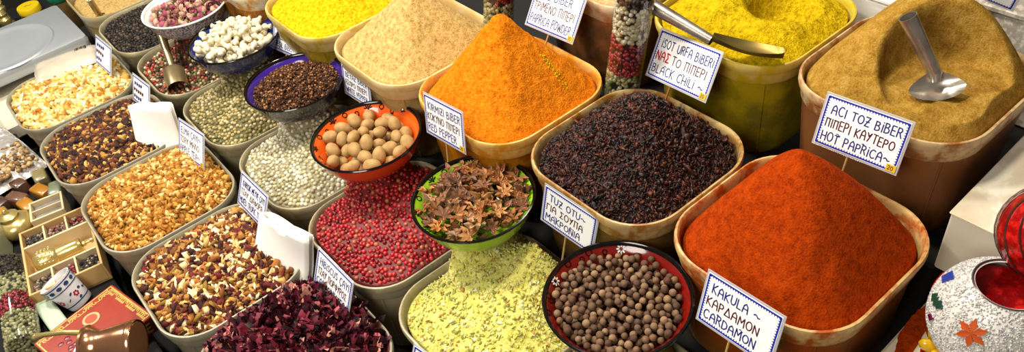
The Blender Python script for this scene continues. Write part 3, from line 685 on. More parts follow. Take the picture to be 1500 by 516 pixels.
for a_,b_ in zip('ΑΒΕΖΗΙΚΜΝΟΡΤΧ','ABEZHIKMNOPTX'): G[a_]=G[b_]
def strokes(b,text,x,y,h,wmax=None,lw=.0012,z=.0012,wob=.03,seed=0,mi=0,slant=0):
    g=random.Random(seed); adv=sum(G[c][0]+.2 for c in text)-.2; sx=h
    if wmax and adv*h>wmax: sx=wmax/adv
    cx=x
    for ch in text:
        wd,st=G[ch]; dy=g.uniform(-wob,wob)*h; sc=1+g.uniform(-wob,wob)*1.5
        for s in st:
            pts=[(cx+p*sx+slant*q*h,y+dy+q*h*sc) for p,q in s]; ribbon(b,pts,lw,z,mi)
        cx+=(wd+.2)*sx
    return cx
def ribbon(b,pts,lw,z,mi=0):
    for (x0,y0),(x1,y1) in zip(pts,pts[1:]):
        L=math.hypot(x1-x0,y1-y0) or 1e-6; nx,ny=-(y1-y0)/L*lw/2,(x1-x0)/L*lw/2
        b.add([(x0+nx,y0+ny,z),(x0-nx,y0-ny,z),(x1-nx,y1-ny,z),(x1+nx,y1+ny,z)],[(0,1,2,3)],mi)
    for x0,y0 in pts:
        b.add([(x0+lw/2*math.cos(k*math.pi/3),y0+lw/2*math.sin(k*math.pi/3),z+.00002) for k in range(6)],[tuple(range(6))],mi)
M_card=plain('card_white','#e9ebec',rough=.25,spec=.5); M_slv=clear('card_sleeve_film',alpha=.55,white='#c4c6c8',rough=.1)
M_blue=plain('blue_marker','#16249a',rough=.5); M_ink=plain('navy_marker','#14206e',rough=.5); M_dkr=plain('dark_red_marker','#4a1014',rough=.5); M_red=plain('red_marker','#b01018',rough=.5)
M_stk=plain('yellow_sticker','#d8a81c',rough=.5); M_wood=mottled('skewer_wood',['#9a7a44','#b89a60'],40,rough=.7); M_blkink=plain('black_marker','#15131a',rough=.5)
def frame(yaw,lean,roll):
    ya,le,ro=R(yaw),R(lean),R(roll)
    n=Vector((-math.cos(ya)*math.cos(le),-math.sin(ya)*math.cos(le),math.sin(le)))
    rt=Vector((math.sin(ya),-math.cos(ya),0)); up=n.cross(rt)
    if up.z<0: up=-up
    r2=rt*math.cos(ro)+up*math.sin(ro); u2=-rt*math.sin(ro)+up*math.cos(ro)
    return Matrix((r2,u2,r2.cross(u2))).transposed().to_4x4()
def card(c,yaw,lean,roll,w_,h_,lines,label,tagno=None,stick=.07,stx=0.,stick_m=None,second=None,teeth=True):
    M=frame(yaw,lean,roll); base=Vector(c)-Vector(M.col[1][:3])*(h_/2+stick)
    t=thing('price_card',label,'price card',base,M.to_euler(),'hand-lettered price cards'); oy=h_/2+stick
    W,H=w_/2,h_/2
    b=MB().box((0,oy,0),(w_,h_,.0012),bev=.0005); b.build('sleeve',M_slv,t,smooth=False)
    b=MB().box((0,oy,.0004),(w_-.007,h_-.007,.0012)); b.build('card_face',M_card,t,smooth=False)
    b=MB(); x,y=W-.0055,H-.0055; z=.00115
    ribbon(b,[(-x,-y+oy),(x,-y+oy),(x,y+oy),(-x,y+oy),(-x,-y+oy)],.0024,z)
    if teeth:
        for k in range(28):
            u=-x+2*x*(k+.5)/28
            for sy in(-1,1): b.add([(u-.0013,sy*y+oy,z),(u+.0013,sy*y+oy,z),(u+.0006,sy*(y-.0038)+oy,z)],[(0,1,2)])
        for k in range(18):
            u=-y+2*y*(k+.5)/18+oy
            for sx in(-1,1): b.add([(sx*x,u-.0013,z),(sx*x,u+.0013,z),(sx*(x-.0038),u+.0006,z)],[(0,1,2)])
    b.build('border',M_blue,t,smooth=False)
    b=MB(); n=len(lines); hh=(h_-.022)/n*.66
    for i,L in enumerate(lines):
        yy=oy+H-.011-(i+.86)*(h_-.020)/n
        mi=1 if i==1 else 0; x0=-W+.011+(.004 if i==0 else 0)
        if second and i==1:
            xe=strokes(b,second,x0,yy,hh,w_*.3,.0024,.0012,.05,5,2); strokes(b,L[len(second):].strip(),xe+.004,yy,hh,W-.009-xe-.004,.0018,.0012,.05,6,mi)
        else: strokes(b,L,x0,yy,hh,w_-.026,.0018,.0012,.05,i+len(L),mi)
        if i==1:
            for fx in (-.25,.05): strokes(b,'~',fx*w_,yy-hh*.78,hh*.6,None,.0013,.0012,0,1,0)
    b.build('lettering',[M_ink,M_dkr,M_red],t,smooth=False)
    if tagno:
        b=MB().box((W-.010,oy-H+.0085,.0012),(.014,.0105,.0008),bev=.0003); s=b.build('price_sticker',M_stk,t,smooth=False)
        b=MB(); strokes(b,tagno,W-.0145,oy-H+.0055,.0062,None,.0009,.00175); b.build('number',M_blkink,s,smooth=False)
    b=MB().tube([(stx,-.03,-.0022),(stx,oy-H+.02,-.0022)],.0017,8); b.build('stick',stick_m or M_wood,t)
    return t
card((.565,.3607,.7479),-3.3,20.1,4.1,.1216,.0813,['KAKULA ~','ΚΑΡΔΑΜΟΝ','CARDAMON'],'white card reading KAKULA and CARDAMON beside the allspice bowl',None,.07,-.005)
card((.885,.3995,.8331),3.7,20.1,.9,.1272,.0821,['ACI TOZ BiBER','ΠΙΠΕΡΙ ΚΑΥΤΕΡΟ','HOT PAPRiCA~'],'white card reading HOT PAPRICA above the orange-red heap','20',.06,-.008)
card((.885,.7202,.8127),-9.3,31.6,6.9,.1443,.0872,['iSOT URFA BiBERi','ΝΑΣΤΟ ΠΙΠΕΡΙ','BLACK CHiLi ~'],'white card reading BLACK CHILI above the dark flakes','20',.04,-.012,mottled('red_brown_skewer',['#8a4a20','#a0602c'],40,rough=.6),'ΝΑΣ')
card((.885,1.0326,.8028),-2.4,34.8,3.9,.1381,.0944,['TOZ BiBER','ΤΡΙΜΕΝΟ ΠΙΠΕΡΙ','PAPRICA POWDER'],'white card reading PAPRICA POWDER behind the orange heap','20',.04)
card((.5751,.6892,.6991),4.8,9.6,-6.0,.1130,.0797,['TUZ OTU~','ΓΙΑ ΣΟΥΠΑ','ΜΑΚΡΟΝIΑ'],'white card reading TUZ OTU in front of the dark flake tub',None,.075,-.002)
card((.565,.9888,.747),-2.6,12,7.4,.1255,.0822,['KIRMIZI BiBER','ΚΟΚΥΝΟ ΠΙΠΕΡΙ','RED PEPPER'],'white card reading RED PEPPER in front of the orange heap','20',.09,-.002)
card((.565,1.3097,.6782),1,10.5,1.8,.1061,.0723,['BEYAZ BiBER','ΑΣΠΡΟ ΠΙΠΕΡΙ','WHITE PEPPER'],'white card reading WHITE PEPPER behind the nutmeg bowl',None,.05)
card((.565,1.6154,.6741),5.8,25.4,3.1,.1075,.0733,['GREEN PEPPER','ΠΡΑΣΕΝΟ ΠΙΠΕΡΙ','YEŞiL BiBER'],'white card reading GREEN PEPPER right of the blue bowl',None,.05)
card((0.2702, 0.9774, 0.5774),-0.3,24.9,-1,0.1205,0.0813,['HiBiSCUS ÇAYI','ΤΣΑΥ ΠΟΡΦΥΡΟΣ','CARGADE TEA'],'white card reading HIBISCUS CAYI in front of the pink peppercorn tub','30',.05)
card((0.2702, 1.277, 0.5874),0.6,27.9,-0.6,0.1144,0.0756,['KARIŞiK MEYVE ÇAYI','ΤΣΑΥ ΔΙΑΦΟΡΑ','MiXED TROPiC TEA'],'white card reading KARISIK MEYVE CAYI in front of the white peppercorn tub','20',.05,-.015)
card((0.266, 1.5791, 0.5695),2.8,25.6,5.1,0.1256,0.0832,['ELMA ÇAYI~','ΤΣΑΥ ΜΗΛΟ','APPLE TEA~'],'white card reading ELMA CAYI, between the first paper bag and green peppercorns','22',.03)
card((0.2632, 1.86, 0.5784),1.8,25.1,3,0.1053,0.0707,['%%%%','%%%%%','%%%%'],'blurred unreadable card in front of the mixed peppercorn tub',None,.03)
card((0.2632, 2.1357, 0.573),1.7,26.4,1,0.1151,0.0770,['%%%%','%%%%','%%%'],'blurred unreadable card in front of the black peppercorn tub',None,.03)
card((.565,1.9109,.677),11.7,26.3,-6,.0929,.0620,['%%%%','%%%%%','%%%'],'small unreadable card at the top edge between rosebuds and knobbly pods',None,.05)
card((.28,.7003,.5718),7.7,27.4,1.2,.0979,.0668,['%%%','%%%%','%%%'],'card corner at the bottom edge by the pale green tub',None,.05)
card((1.26,.4308,.894),4.6,-16.1,-10.8,.1252,.0756,['%%%','%%%%','%%%'],'blue-edged card at the top right corner behind the brown powder',None,.06)

# ---------------------------------------------------------------- scoops
m,nt,bs=newmat('brushed_steel'); t=noise(nt,30,4,.6); nt.links.new(ramp(nt,t.outputs[0],[(.3,'#a89e90'),(.7,'#d8d0c4')]),bs.inputs['Base Color']); setp(bs,metal=.85,rough=.27); M_steel=m
M_brass=mottled('old_brass',['#94805c','#c4ac80'],25,metal=.8,rough=.3); M_dkhole=plain('dark_hollow','#14100c',rough=.8)
def hollow(b,p0,p1,r,th=.0012,n=20,r1=None):
    """open sheet-metal tube from p0 (open end) to p1"""
    p0=Vector(p0);p1=Vector(p1);ax=p1-p0;L=ax.length;r1=r1 or r
    b.lathe([(r1,L),(r,0),(r-th,0),(r1-th,L)],n,o=p0,axis=ax,closed=True)
def blade(b,c,ax,side,nrm,fn,th=.0014,n=24,m=9):
    """curved sheet: fn(v)->half-width at v along ax; sides curl up along nrm"""
    V=[];F=[]
    for lay in(0,1):
        for i in range(n+1):
            v=i/n; L,wd,curl,dip=fn(v)
            for j in range(m):
                s=j/(m-1)*2-1; p=Vector(c)+ax*L+side*(s*wd)+nrm*(curl*s*s-dip-lay*th); V.append(tuple(p))
    k=(n+1)*m
    for i in range(n):
        for j in range(m-1):
            a=i*m+j; F.append((a,a+1,a+m+1,a+m)); F.append((k+a,k+a+m,k+a+m+1,k+a+1))
        for j in(0,m-1): a=i*m+j; F.append((a,a+m,k+a+m,k+a))
    for j in range(m-1):
        for i in(0,n): a=i*m+j; F.append((a,k+a,k+a+1,a+1))
    b.add(V,F)
# scoop standing in the brown powder
top=Vector((1.013,.427,.950)); nk=Vector((1.030,.377,.864))
t=thing('metal_scoop','steel scoop standing upright in the khaki-brown powder','scoop',nk,(0,0,0))
def rel(v,t): return Vector(v)-t.location
b=MB(); hollow(b,rel(top,t),rel(nk,t),.0125,r1=.0100); b.build('handle',M_steel,t)
ax=Vector((-.50,-.55,-.62)).normalized(); side=Vector((.50,-.86,.02)).normalized(); side=(side-ax*side.dot(ax)).normalized(); nrm=side.cross(ax).normalized()
if nrm.z<0: nrm=-nrm
b=MB(); blade(b,(0,0,-.002),ax,side,nrm,lambda v:(v*.044-.006,.007+.031*math.sin(min(1,v*1.6)*math.pi/2)*math.sqrt(max(.02,1-max(0,(v-.5)/.51)**2)),.012*min(1,v*2),.009*math.sin(v*math.pi)))
b.build('blade',M_steel,t)
b=MB().tube([(0,0,.004),tuple(ax*.012)],[.0098,.006],12); b.build('neck',M_steel,t)
# scoop lying on the rim of the bright yellow tub
he=Vector((.905,.806,.885)); nk=Vector((.917,.688,.856)); tip=Vector((.968,.586,.838))
t=thing('metal_scoop','steel scoop lying on the rim of the bright yellow tub','scoop',nk)
b=MB(); hollow(b,rel(he,t),rel(nk,t),.0125,r1=.0085); b.build('handle',M_steel,t)
ax=(tip-nk).normalized(); L=(tip-nk).length; side=ax.cross(Vector((.25,0,1))).normalized(); nrm=side.cross(ax)
b=MB(); blade(b,(0,0,0),ax,side,nrm,lambda v:(v*L,.006+.019*math.sin(min(1,v*1.5)*math.pi/2)*math.sqrt(max(.003,1-v**3)),.012,.006*math.sin(v*math.pi)))
b.build('blade',mottled('dusted_steel',['#6a5a20','#8c7c4a'],14,metal=.8,rough=.4),t)
# brass scoop in the mixed peppercorns
he=Vector((.402,2.03,.640)); ct=Vector((.362,1.905,.572)); cb=Vector((.342,1.845,.545))
t=thing('brass_scoop','brass cup scoop with a tube handle, stuck in the mixed peppercorns','scoop',ct)
b=MB(); hollow(b,rel(he,t),rel(ct,t),.0115,r1=.0085); b.build('handle',M_brass,t)
ax=(cb-ct).normalized(); b=MB().lathe([(.001,-.004),(.010,-.004),(.017,-.002),(.024,.002),(.0262,.006),(.0262,.058),(.0245,.058),(.0245,.01),(.001,.008)],32,axis=ax); b.build('cup',M_brass,t)
# handle in the top left tub
t=thing('metal_scoop','metal scoop handle standing in the top left beige powder','scoop',(.348,2.470,.532))
b=MB(); hollow(b,(-.014,-.070,.085),(0,0,0),.009); b.build('handle',M_brass,t)
b=MB(); blade(b,(0,0,.0),Vector((.1,.5,-.85)).normalized(),Vector((1,0,.1)).normalized(),Vector((0,-.85,-.5)).normalized(),lambda v:(v*.02,.016,.004,0)); b.build('blade',M_brass,t)

# ---------------------------------------------------------------- tubes of layered peppercorns
M_film=film('clear_tube_plastic',.3)
def layered(name,label,p0,p1,r,bands,parent_cap=True,loc=None,gs=.0042):
    p0=Vector(p0);p1=Vector(p1);ax=(p1-p0);L=ax.length
    q=Vector((0,0,1)).rotation_difference(ax); t=thing(name,label,'peppercorn tube',p0,q.to_euler())
    b=MB().lathe([(.001,0),(r*.8,0),(r*.97,.004),(r,.010),(r,L),(r*.985,L),(r*.985,.010),(r*.8,.002),(.001,.0015)],36); b.build('clear_wall',M_film,t)
    for z0,z1,mat,nm in bands:
        A=2*math.pi*r*(z1-z0)*L; n=int(A/(gs*gs*2.6)); th=rng.random(n)*2*np.pi; zz=rng.uniform(z0*L+.002,z1*L,n); rad=r-gs*1.15-rng.random(n)*.002
        P=np.c_[rad*np.cos(th),rad*np.sin(th),zz]
        for end in ([z0*L+.004] if z0==bands[0][0] else [])+([z1*L-.002] if z1==bands[-1][1] else []):   # grains on the closed ends
            k=int(math.pi*r*r/(gs*gs*2.0)); q=np.sqrt(rng.random(k))*(r-gs*1.3); a_=rng.random(k)*2*np.pi
            P=np.vstack([P,np.c_[q*np.cos(a_),q*np.sin(a_),end+rng.uniform(0,.004,k)]])

        o=scatter(nm,P,*ICO[1],gs,mat,parent=t); o['kind']='stuff'
    b=MB().lathe([(.001,bands[0][0]*L+.012),(r-gs*3.2,bands[0][0]*L+.012),(r-gs*1.6,bands[0][0]*L+.022),(r-gs*1.6,L*bands[-1][1]-.002),(.001,L*bands[-1][1]-.002)],24); b.build('packed_core',M_bb,t)
    return t
M_gp=grains('tube_green_pepper',['#8e8c5c','#a6a276','#7a7a4a','#b8b48c','#6a6c40','#9a966a'],.5,.3); M_tw=grains('tube_pale_pepper',['#c9c4a2','#b4ad86','#d8d4ba','#a8a078'],.5,.3)
M_tr=grains('tube_red_pepper',['#7a1218','#96202a','#601014','#a83038'],.35,.5)
layered('peppercorn_tube','clear tube of green, red and pale peppercorns leaning behind the dark flakes',(.868,.853,.685),(.868,.806,.93),.0335,[(.02,.33,M_gp,'green_peppercorn_layer'),(.33,.62,M_tr,'red_peppercorn_layer'),(.62,.93,M_tw,'pale_peppercorn_layer'),(.93,1.0,M_bp,'black_peppercorn_layer')])
layered('peppercorn_tube','clear tube of peppercorns at the top edge behind the orange heap',(.868,1.205,.70),(.875,1.16,.93),.033,[(.02,.36,M_gp,'green_peppercorn_layer'),(.36,.7,M_tr,'red_peppercorn_layer'),(.7,1.0,M_tw,'pale_peppercorn_layer')])
bt=layered('peppercorn_bag','clear bag of layered peppercorns lying at the bottom left corner',(-.212,1.425,.437),(-.166,1.70,.437),.034,[(.03,.34,M_gp,'green_peppercorn_layer'),(.34,.54,M_tr,'red_peppercorn_layer'),(.54,.76,M_gp,'upper_green_peppercorn_layer'),(.76,1.0,M_bp,'black_peppercorn_layer')],gs=.0038)
bt['category']='peppercorn bag'

# ---------------------------------------------------------------- folded white paper bags
M_paper=mottled('white_paper',['#dedcd4','#f2f1ec'],8,rough=.7,spec=.2)
def paperbag(label,c,yaw,lean,roll,w_,h_,n=5):
    M=frame(yaw,lean,roll); t=thing('paper_bag',label,'paper bag',c,M.to_euler(),'folded white paper bags')
    for k in range(n):
        V=[];F=[]; off=k*.0016; wd=w_-off*2; hh=h_*(1-.02*((k*2)%3)); Rr=.0145-off
        for i in range(25):                       # U-fold: front sheet, rounded fold at the left, back sheet
            s_=i/24
            if s_<.40: x=wd/2-(s_/.40)*(wd-Rr); z=Rr
            elif s_<.60: a_=(s_-.40)/.20*math.pi; x=-wd/2+Rr-Rr*math.sin(a_); z=Rr*math.cos(a_)
            else: x=-wd/2+Rr+(s_-.60)/.40*(wd-Rr); z=-Rr
            for j in range(9):
                v=j/8; u_=(x+wd/2)/wd
                V.append((x,(v-.5)*hh+.004*math.sin(k*2+u_*5),z*(1-.55*u_**2)+.010*math.sin(u_*2.4)*(v-.2)+.0025*math.sin(5*v+3*u_)))
        for i in range(24):
            for j in range(8): q=i*9+j; F.append((q,q+9,q+10,q+1))
        o=MB().add(V,F).build('paper_sheet',M_paper,t,auto=0); md=o.modifiers.new('thick','SOLIDIFY'); md.thickness=.0006
    return t
paperbag('folded white paper bag by the ELMA CAYI card',(.236,1.725,.548),42,24,3,.112,.128)
paperbag('folded white paper bag by the HIBISCUS CAYI card',(.258,1.150,.548),26,26,-8,.125,.105)

# ---------------------------------------------------------------- scale
M_ss=mottled('scale_steel',['#a4a9ab','#bcc0c2'],9,metal=.35,rough=.35); M_cr=plain('scale_cream_plastic','#cfc5ae',rough=.5)
t=thing('kitchen_scale','flat steel weighing scale at the left edge, beside the flower tea','scale',(.12,2.60,.326))
b=MB().box((.01,-.06,.075),(.33,.50,.05),bev=.008); b.build('scale_body',M_cr,t,smooth=False)
b=MB().box((.02,.01,.035),(.2,.2,.07),bev=.008); b.build('base',M_cr,t,smooth=False)
b=MB(); rg=[]
for k,z in [(0,.138),(.004,.134),(.0,.150),(-.001,.160),(.002,.170),(.006,.172)]: rg.append(ring(rsq(.168-k,.014,5,.15-k),z))
b.loft(rg); b.build('plate',M_ss,t)
b=MB().lathe([(.137,.1722),(.133,.1762),(.127,.1762),(.120,.1734),(.10,.1726),(.001,.1724)],56,o=(-.03,-.015,0)); b.f.pop(-2); b.m.pop(-2); b.build('dish_ring',M_ss,t)
# packet by the scale
def pillow(name,label,cat,c,sz,rotz,mat,parts=None,seed=0,tilt=0,lumps=.004):
    t=thing(name,label,cat,c,(tilt,0,rotz)); V=[];F=[];n=22;m=16
    for lay in(1,-1):
        for i in range(n+1):
            for j in range(m+1):
                u=i/n*2-1;v=j/m*2-1; e=max(0,(1-u**6)*(1-v**4)); x,y=u*sz[0]/2,v*sz[1]/2
                V.append((x*(1-.04*abs(v)),y,lay*(e**.5)*sz[2]/2*(1 if lay>0 else .35)+(vn(np.array([x]),np.array([y]),30,2,seed)[0]*lumps*e if lay>0 else 0)+sz[2]*.18))
    k=(n+1)*(m+1)
    for i in range(n):
        for j in range(m): a=i*(m+1)+j; F+=[(a,a+m+1,a+m+2,a+1),(k+a,k+a+1,k+a+m+2,k+a+m+1)]
    for i in range(n):
        for j in(0,m): a=i*(m+1)+j; F.append((a,k+a,k+a+m+1,a+m+1))
    for j in range(m):
        for i in(0,n): a=i*(m+1)+j; F.append((a,a+1,k+a+1,k+a))
    b=MB().add(V,F); b.build('wrapper',mat,t,auto=0); return t
M_pk=mottled('beige_cellophane',['#a89c84','#cfc6b4'],25,rough=.15,spec=.6,coat=.5)
t=pillow('spice_packet','small beige cellophane packet lying on the back edge of the flower tea tub','packet',(.185,2.245,.534),(.17,.10,.034),R(-12),M_pk)
b=MB()
for k in range(9): b.box((.03+.0035*k,.028,.022),(.0012+.0008*(k%3),.018,.0006))
b.build('barcode',M_blkink,t,smooth=False)
M_sv=mottled('crinkled_film',['#6a645c',(.5,'#a8a29a'),(.6,'#e8e6e2')],45,.8,.004,rough=.12,spec=.8,coat=.6)
t=pillow('nut_packet','crinkled clear packet of nuts lying at the left edge','packet',(-.085,2.16,.418),(.15,.32,.05),R(8),M_sv,seed=4,lumps=.014)
b=MB(); g=random.Random(5)
P=np.array([(g.uniform(-.06,.06),g.uniform(-.15,-.02),.034-.3*abs(g.uniform(-.06,.06))*.2) for _ in range(220)])
o=scatter('nuts',P,*ICO[1],.0055,grains('nut_pieces',['#8a6a3c','#6a4c28','#a8865a','#c8a878'],.6,.3),t,aniso=.2); o['kind']='stuff'
b=MB()
for k,(x,y) in enumerate([(-.03,-.01),(-.045,-.04),(-.02,.03)]): b.ell((x,y,.034),(.008,.006,.003),5,10)
b.build('green_seal',plain('green_foil','#1f9a68',rough=.3),t)

# ---------------------------------------------------------------- wrapped sweets at the left edge
M_film2=film('sweet_wrap_film',.35,.1)
sw=[(.00,1.985,-.1,'#8a7c50','grey-green','farthest of the wrapped sweets, grey-green, next to the fruit tea tub'),(-.052,2.005,.3,'#5a3a2c','dark brown','dark brown wrapped sweet touching the nut packet'),(-.016,1.925,.35,'#a8701c','amber','large amber wrapped sweet beside the fruit tea tub'),
    (.012,1.90,-.3,'#7e8468','pale green','pale grey-green wrapped sweet by the fruit tea tub corner'),(-.068,1.945,.5,'#6a4a38','brown','brown wrapped sweet left of the large amber one'),(-.058,1.895,.2,'#b07828','amber','amber wrapped sweet just above the brass pot'),
    (-.108,1.965,.4,'#4a3226','brown','darkest wrapped sweet at the left edge'),(-.112,1.905,.1,'#b8822c','amber','amber wrapped sweet at the left edge, behind the brass pot')]
for x,y,a,c,cn,lb in sw:
    t=thing('wrapped_sweet',lb,'sweet',(x-.022,y,.402),(0,0,a),'wrapped sweets at the left edge')
    b=MB(); rg=[]
    for k,yy in[(.82,-.026),(1,-.022),(1.02,0),(1,.022),(.82,.026)]:
        q=rsq(.0155*k,.006,4); rg.append(np.c_[q[:,0],np.full(len(q),yy),q[:,1]*1.05+.018])
    b.loft(rg); b.build('sweet_body',mottled('sweet_paste',[c,c],20,rough=.3,coat=.6,spec=.6),t)
    b=MB(); rg=[]
    for k,yy in[(.45,-.036),(.5,-.030),(1.06,-.024),(1.1,0),(1.06,.024),(.5,.030),(.45,.036)]:
        q=rsq(.0158*k,.006,4); rg.append(np.c_[q[:,0],np.full(len(q),yy),q[:,1]*1.05+.0182])
    b.loft(rg); b.build('wrapper',M_film2,t)

# ---------------------------------------------------------------- wooden spice box with cells, brass mill inside
M_pine=mottled('pine_wood',['#a5814a','#c8a468','#d8b880'],18,.3,.001,rough=.55); M_pinl=mottled('pale_wood',['#c2ac80','#dccaa2'],20,rough=.55)
def sbox(name,label,c,rz,W,L,H,rows,cells=True):
    t=thing(name,label,'spice box',c,(0,0,rz)); th=.005
    b=MB().box((0,0,.0025),(W,L,.005)); b.build('bottom',M_pine,t,smooth=False)
    for sx in(-1,1): b=MB().box((sx*(W/2-th/2),0,H/2),(th,L,H),bev=.001); b.build('side_board',M_pine,t,smooth=False)
    for sy in(-1,1): b=MB().box((0,sy*(L/2-th/2),H/2),(W-2*th,th,H),bev=.001); b.build('end_board',M_pine,t,smooth=False)
    return t
BXR=R(-10); t=sbox('spice_box','pale wooden spice box with small compartments and a brass mill inside','' or (-.068,1.648,.402),BXR,.150,.226,.048,None); H=.048
for y in(.052,-.048): b=MB().box((0,y,H/2),(.14,.005,H-.004)); b.build('divider',M_pinl,t,smooth=False)
for y,l in((.0805,.052),(-.0785,.056)):
    for x in(-.024,.024): b=MB().box((x,y,H/2),(.004,l,H-.004)); b.build('divider',M_pinl,t,smooth=False)
cc=[['#4a4640','#8a5a50','#8c2c2c'],['#6a5a4a','#9a2c34','#3a3028']]
for r_i,(y,l) in enumerate(((.0805,.05),(-.0785,.054))):
    for k,x in enumerate((-.0475,0,.0475)):
        n=150; P=np.c_[rng.uniform(-.018,.018,n)+x,rng.uniform(-l/2+.006,l/2-.006,n)+y,.030+rng.uniform(0,.006,n)]
        o=scatter('spice_fill',P,*ICO[1],.0032,grains('cell_spice',[cc[r_i][k],cc[r_i][k],'#2c2018','#b09878'],.5,.3),t); o['kind']='stuff'
        b=MB().box((x,y,.015),(.042,l-.002,.026)); b.build('spice_base',plain('cell_base',cc[r_i][k],rough=.8),t,smooth=False)
M_lidf=film('box_film',.3,.05)
b=MB().box((0,.0805,H-.001),(.14,.05,.001)); b.build('film_lid',M_lidf,t,smooth=False); b=MB().box((0,-.0785,H-.001),(.14,.054,.001)); b.build('film_lid',M_lidf,t,smooth=False)
M_gold=mottled('shiny_brass',['#bfa65e','#e0cc88'],40,.3,.001,metal=.7,rough=.24)
mw=Matrix.Translation((-.068,1.648,.402))@Matrix.Rotation(BXR,4,'Z')
t=thing('pepper_mill','shiny brass pepper mill lying in the wooden spice box','pepper mill',mw@Vector((-.06,.002,.030)),(0,0,BXR))
b=MB().lathe([(.001,0),(.014,.001),(.022,.008),(.0235,.016),(.0235,.042),(.021,.048),(.017,.051),(.0165,.056),(.0165,.092),(.018,.096),(.0165,.100),(.001,.102)],28,axis=(1,0,0)); b.build('mill_body',M_gold,t)
b=MB().lathe([(.001,.101),(.006,.102),(.006,.108),(.003,.110),(.003,.118),(.006,.120),(.0055,.125),(.001,.126)],16,axis=(1,0,0)); b.build('knob',M_gold,t)
b=MB()
for k in range(14):
    a=k/14*2*math.pi
    for xx in(.016,.024,.032,.040): b.ell((xx,.0236*math.cos(a+xx*60),.0236*math.sin(a+xx*60)),(.0026,.0022,.0022),4,6)
b.build('relief_pattern',M_gold,t)
t=sbox('spice_box','small two-compartment white spice box behind the larger wooden one',(-.046,1.822,.402),R(-12),.075,.075,.046,None)
for c_ in t.children: c_.data.materials[0]=M_pinl
b=MB().box((0,0,.023),(.066,.004,.042)); b.build('divider',M_pinl,t,smooth=False)
for y in(-.018,.018):
    b=MB().box((0,y,.018),(.064,.03,.03),bev=.003); b.build('silver_sachet',mottled('silver_foil',['#8c8c90','#d8d8dc'],50,.8,.003,metal=.7,rough=.25),t)
b=MB().box((0,0,.0455),(.066,.066,.001)); b.build('film_lid',M_lidf,t,smooth=False)
t=thing('brass_pot','rounded shiny brass pot behind the wooden spice box at left','pot',(-.122,1.842,.402))
b=MB().lathe([(.001,0),(.026,0),(.036,.010),(.042,.024),(.040,.036),(.030,.046),(.018,.050),(.018,.056),(.022,.058),(.012,.064),(.001,.066)],36); b.build('pot_body',M_gold,t)
b=MB().lathe([(.001,.065),(.005,.066),(.006,.071),(.004,.075),(.001,.076)],14); b.build('lid_knob',M_gold,t)
# pale box and green box under the bag
t=thing('card_box','pale green flat cardboard box beside the peppercorn bag','box',(-.146,1.50,.402),(0,0,R(4)))
b=MB().box((0,0,.012),(.036,.34,.024),bev=.002); b.build('carton',mottled('pale_green_card',['#8a9a80','#a8b69c'],9,rough=.5),t,smooth=False)
b=MB().box((0,0,.0243),(.028,.30,.0006)); b.build('lid_panel',mottled('pale_green_panel',['#9aaa90','#b4c0a8'],9,rough=.5),t,smooth=False)
t=thing('card_box','grey-green cardboard box at the left edge above the peppercorn bag','box',(-.205,1.79,.402),(0,0,R(-14)))
b=MB().box((0,0,.03),(.10,.11,.06),bev=.002); b.build('carton',mottled('grey_green_card',['#76785e','#9a9a7c'],9,rough=.5),t,smooth=False)
b=MB().box((0,0,.0605),(.09,.10,.001)); b.build('white_panel',M_paper,t,smooth=False)

# ---------------------------------------------------------------- coffee box, cezve, cup
M_cred=mottled('coffee_box_red',['#7a1c0e','#94301a','#64140a'],25,rough=.3,coat=.3); M_cdk=plain('coffee_box_dark_red','#5e100c',rough=.3,coat=.4); M_gld=plain('gold_print','#d8b860',rough=.3,metal=.4); M_buff=plain('buff_edge','#c9a878',rough=.5)
t=thing('coffee_box','red and gold printed coffee box lying under the copper pot','coffee box',(-.092,1.360,.400),(0,0,0))
CB=Matrix.Rotation(R(-2),4,'Z'); t.rotation_euler=(0,0,R(12)); W_,L_,H_=.175,.150,.042
b=MB().box((0,0,H_/2+.004),(W_,L_,H_),bev=.0012); b.build('carton',M_cred,t,smooth=False)
z=H_+.0044
b=MB()
ribbon(b,[(-W_/2+.005,-L_/2+.005),(W_/2-.005,-L_/2+.005),(W_/2-.005,L_/2-.005),(-W_/2+.005,L_/2-.005),(-W_/2+.005,-L_/2+.005)],.0022,z)
for k in range(24):
    a=k*.9; cx=W_/2-.012; cy=-L_/2+.012+(L_-.024)*k/23
    ribbon(b,[(cx+.0055*math.cos(a+i*.7),cy+.0055*math.sin(a+i*.7)) for i in range(7)],.0022,z)
for k in range(26):
    a=k*1.1; cy=L_/2-.014; cx=-W_/2+.012+(W_-.024)*k/25
    ribbon(b,[(cx+.005*math.cos(a+i*.7),cy+.005*math.sin(a+i*.7)) for i in range(6)],.0018,z)
b.build('gold_scrollwork',M_gld,t,smooth=False)
b=MB(); b.lathe([(.001,0),(.017,0),(.017,.0004),(.001,.0004)],28,o=(.012,.028,z-.0002)); b.build('cup_picture_saucer',plain('print_buff','#c89a5c',rough=.4),t)
b=MB(); b.lathe([(.001,0),(.012,0),(.012,.0006),(.001,.0006)],28,o=(.012,.028,z)); b.build('cup_picture',plain('print_orange_red','#b0401e',rough=.4),t)
b=MB(); g=random.Random(3)
for k in range(13): b.ell((-.045+g.uniform(-.012,.012),-.01+g.uniform(-.05,.05),z),(.0065,.0050,.0012),5,12)
b.build('bean_picture',plain('print_plum','#6a2024',rough=.35),t)
b=MB(); b.lathe([(.001,0),(.021,0),(.021,.0005),(.001,.0005)],32,o=(-.036,-.030,z+.0006)); pl=b.build('plate_picture',plain('print_pale_blue','#b8bcc8',rough=.4),t)
b=MB()
for rr_ in(.006,.011,.016): ribbon(b,[(-.036+rr_*math.cos(i*.42)*(1+.12*math.cos(i*2.1)),-.030+rr_*math.sin(i*.42)*(1+.12*math.cos(i*2.1))) for i in range(16)],.0014,z+.0013)
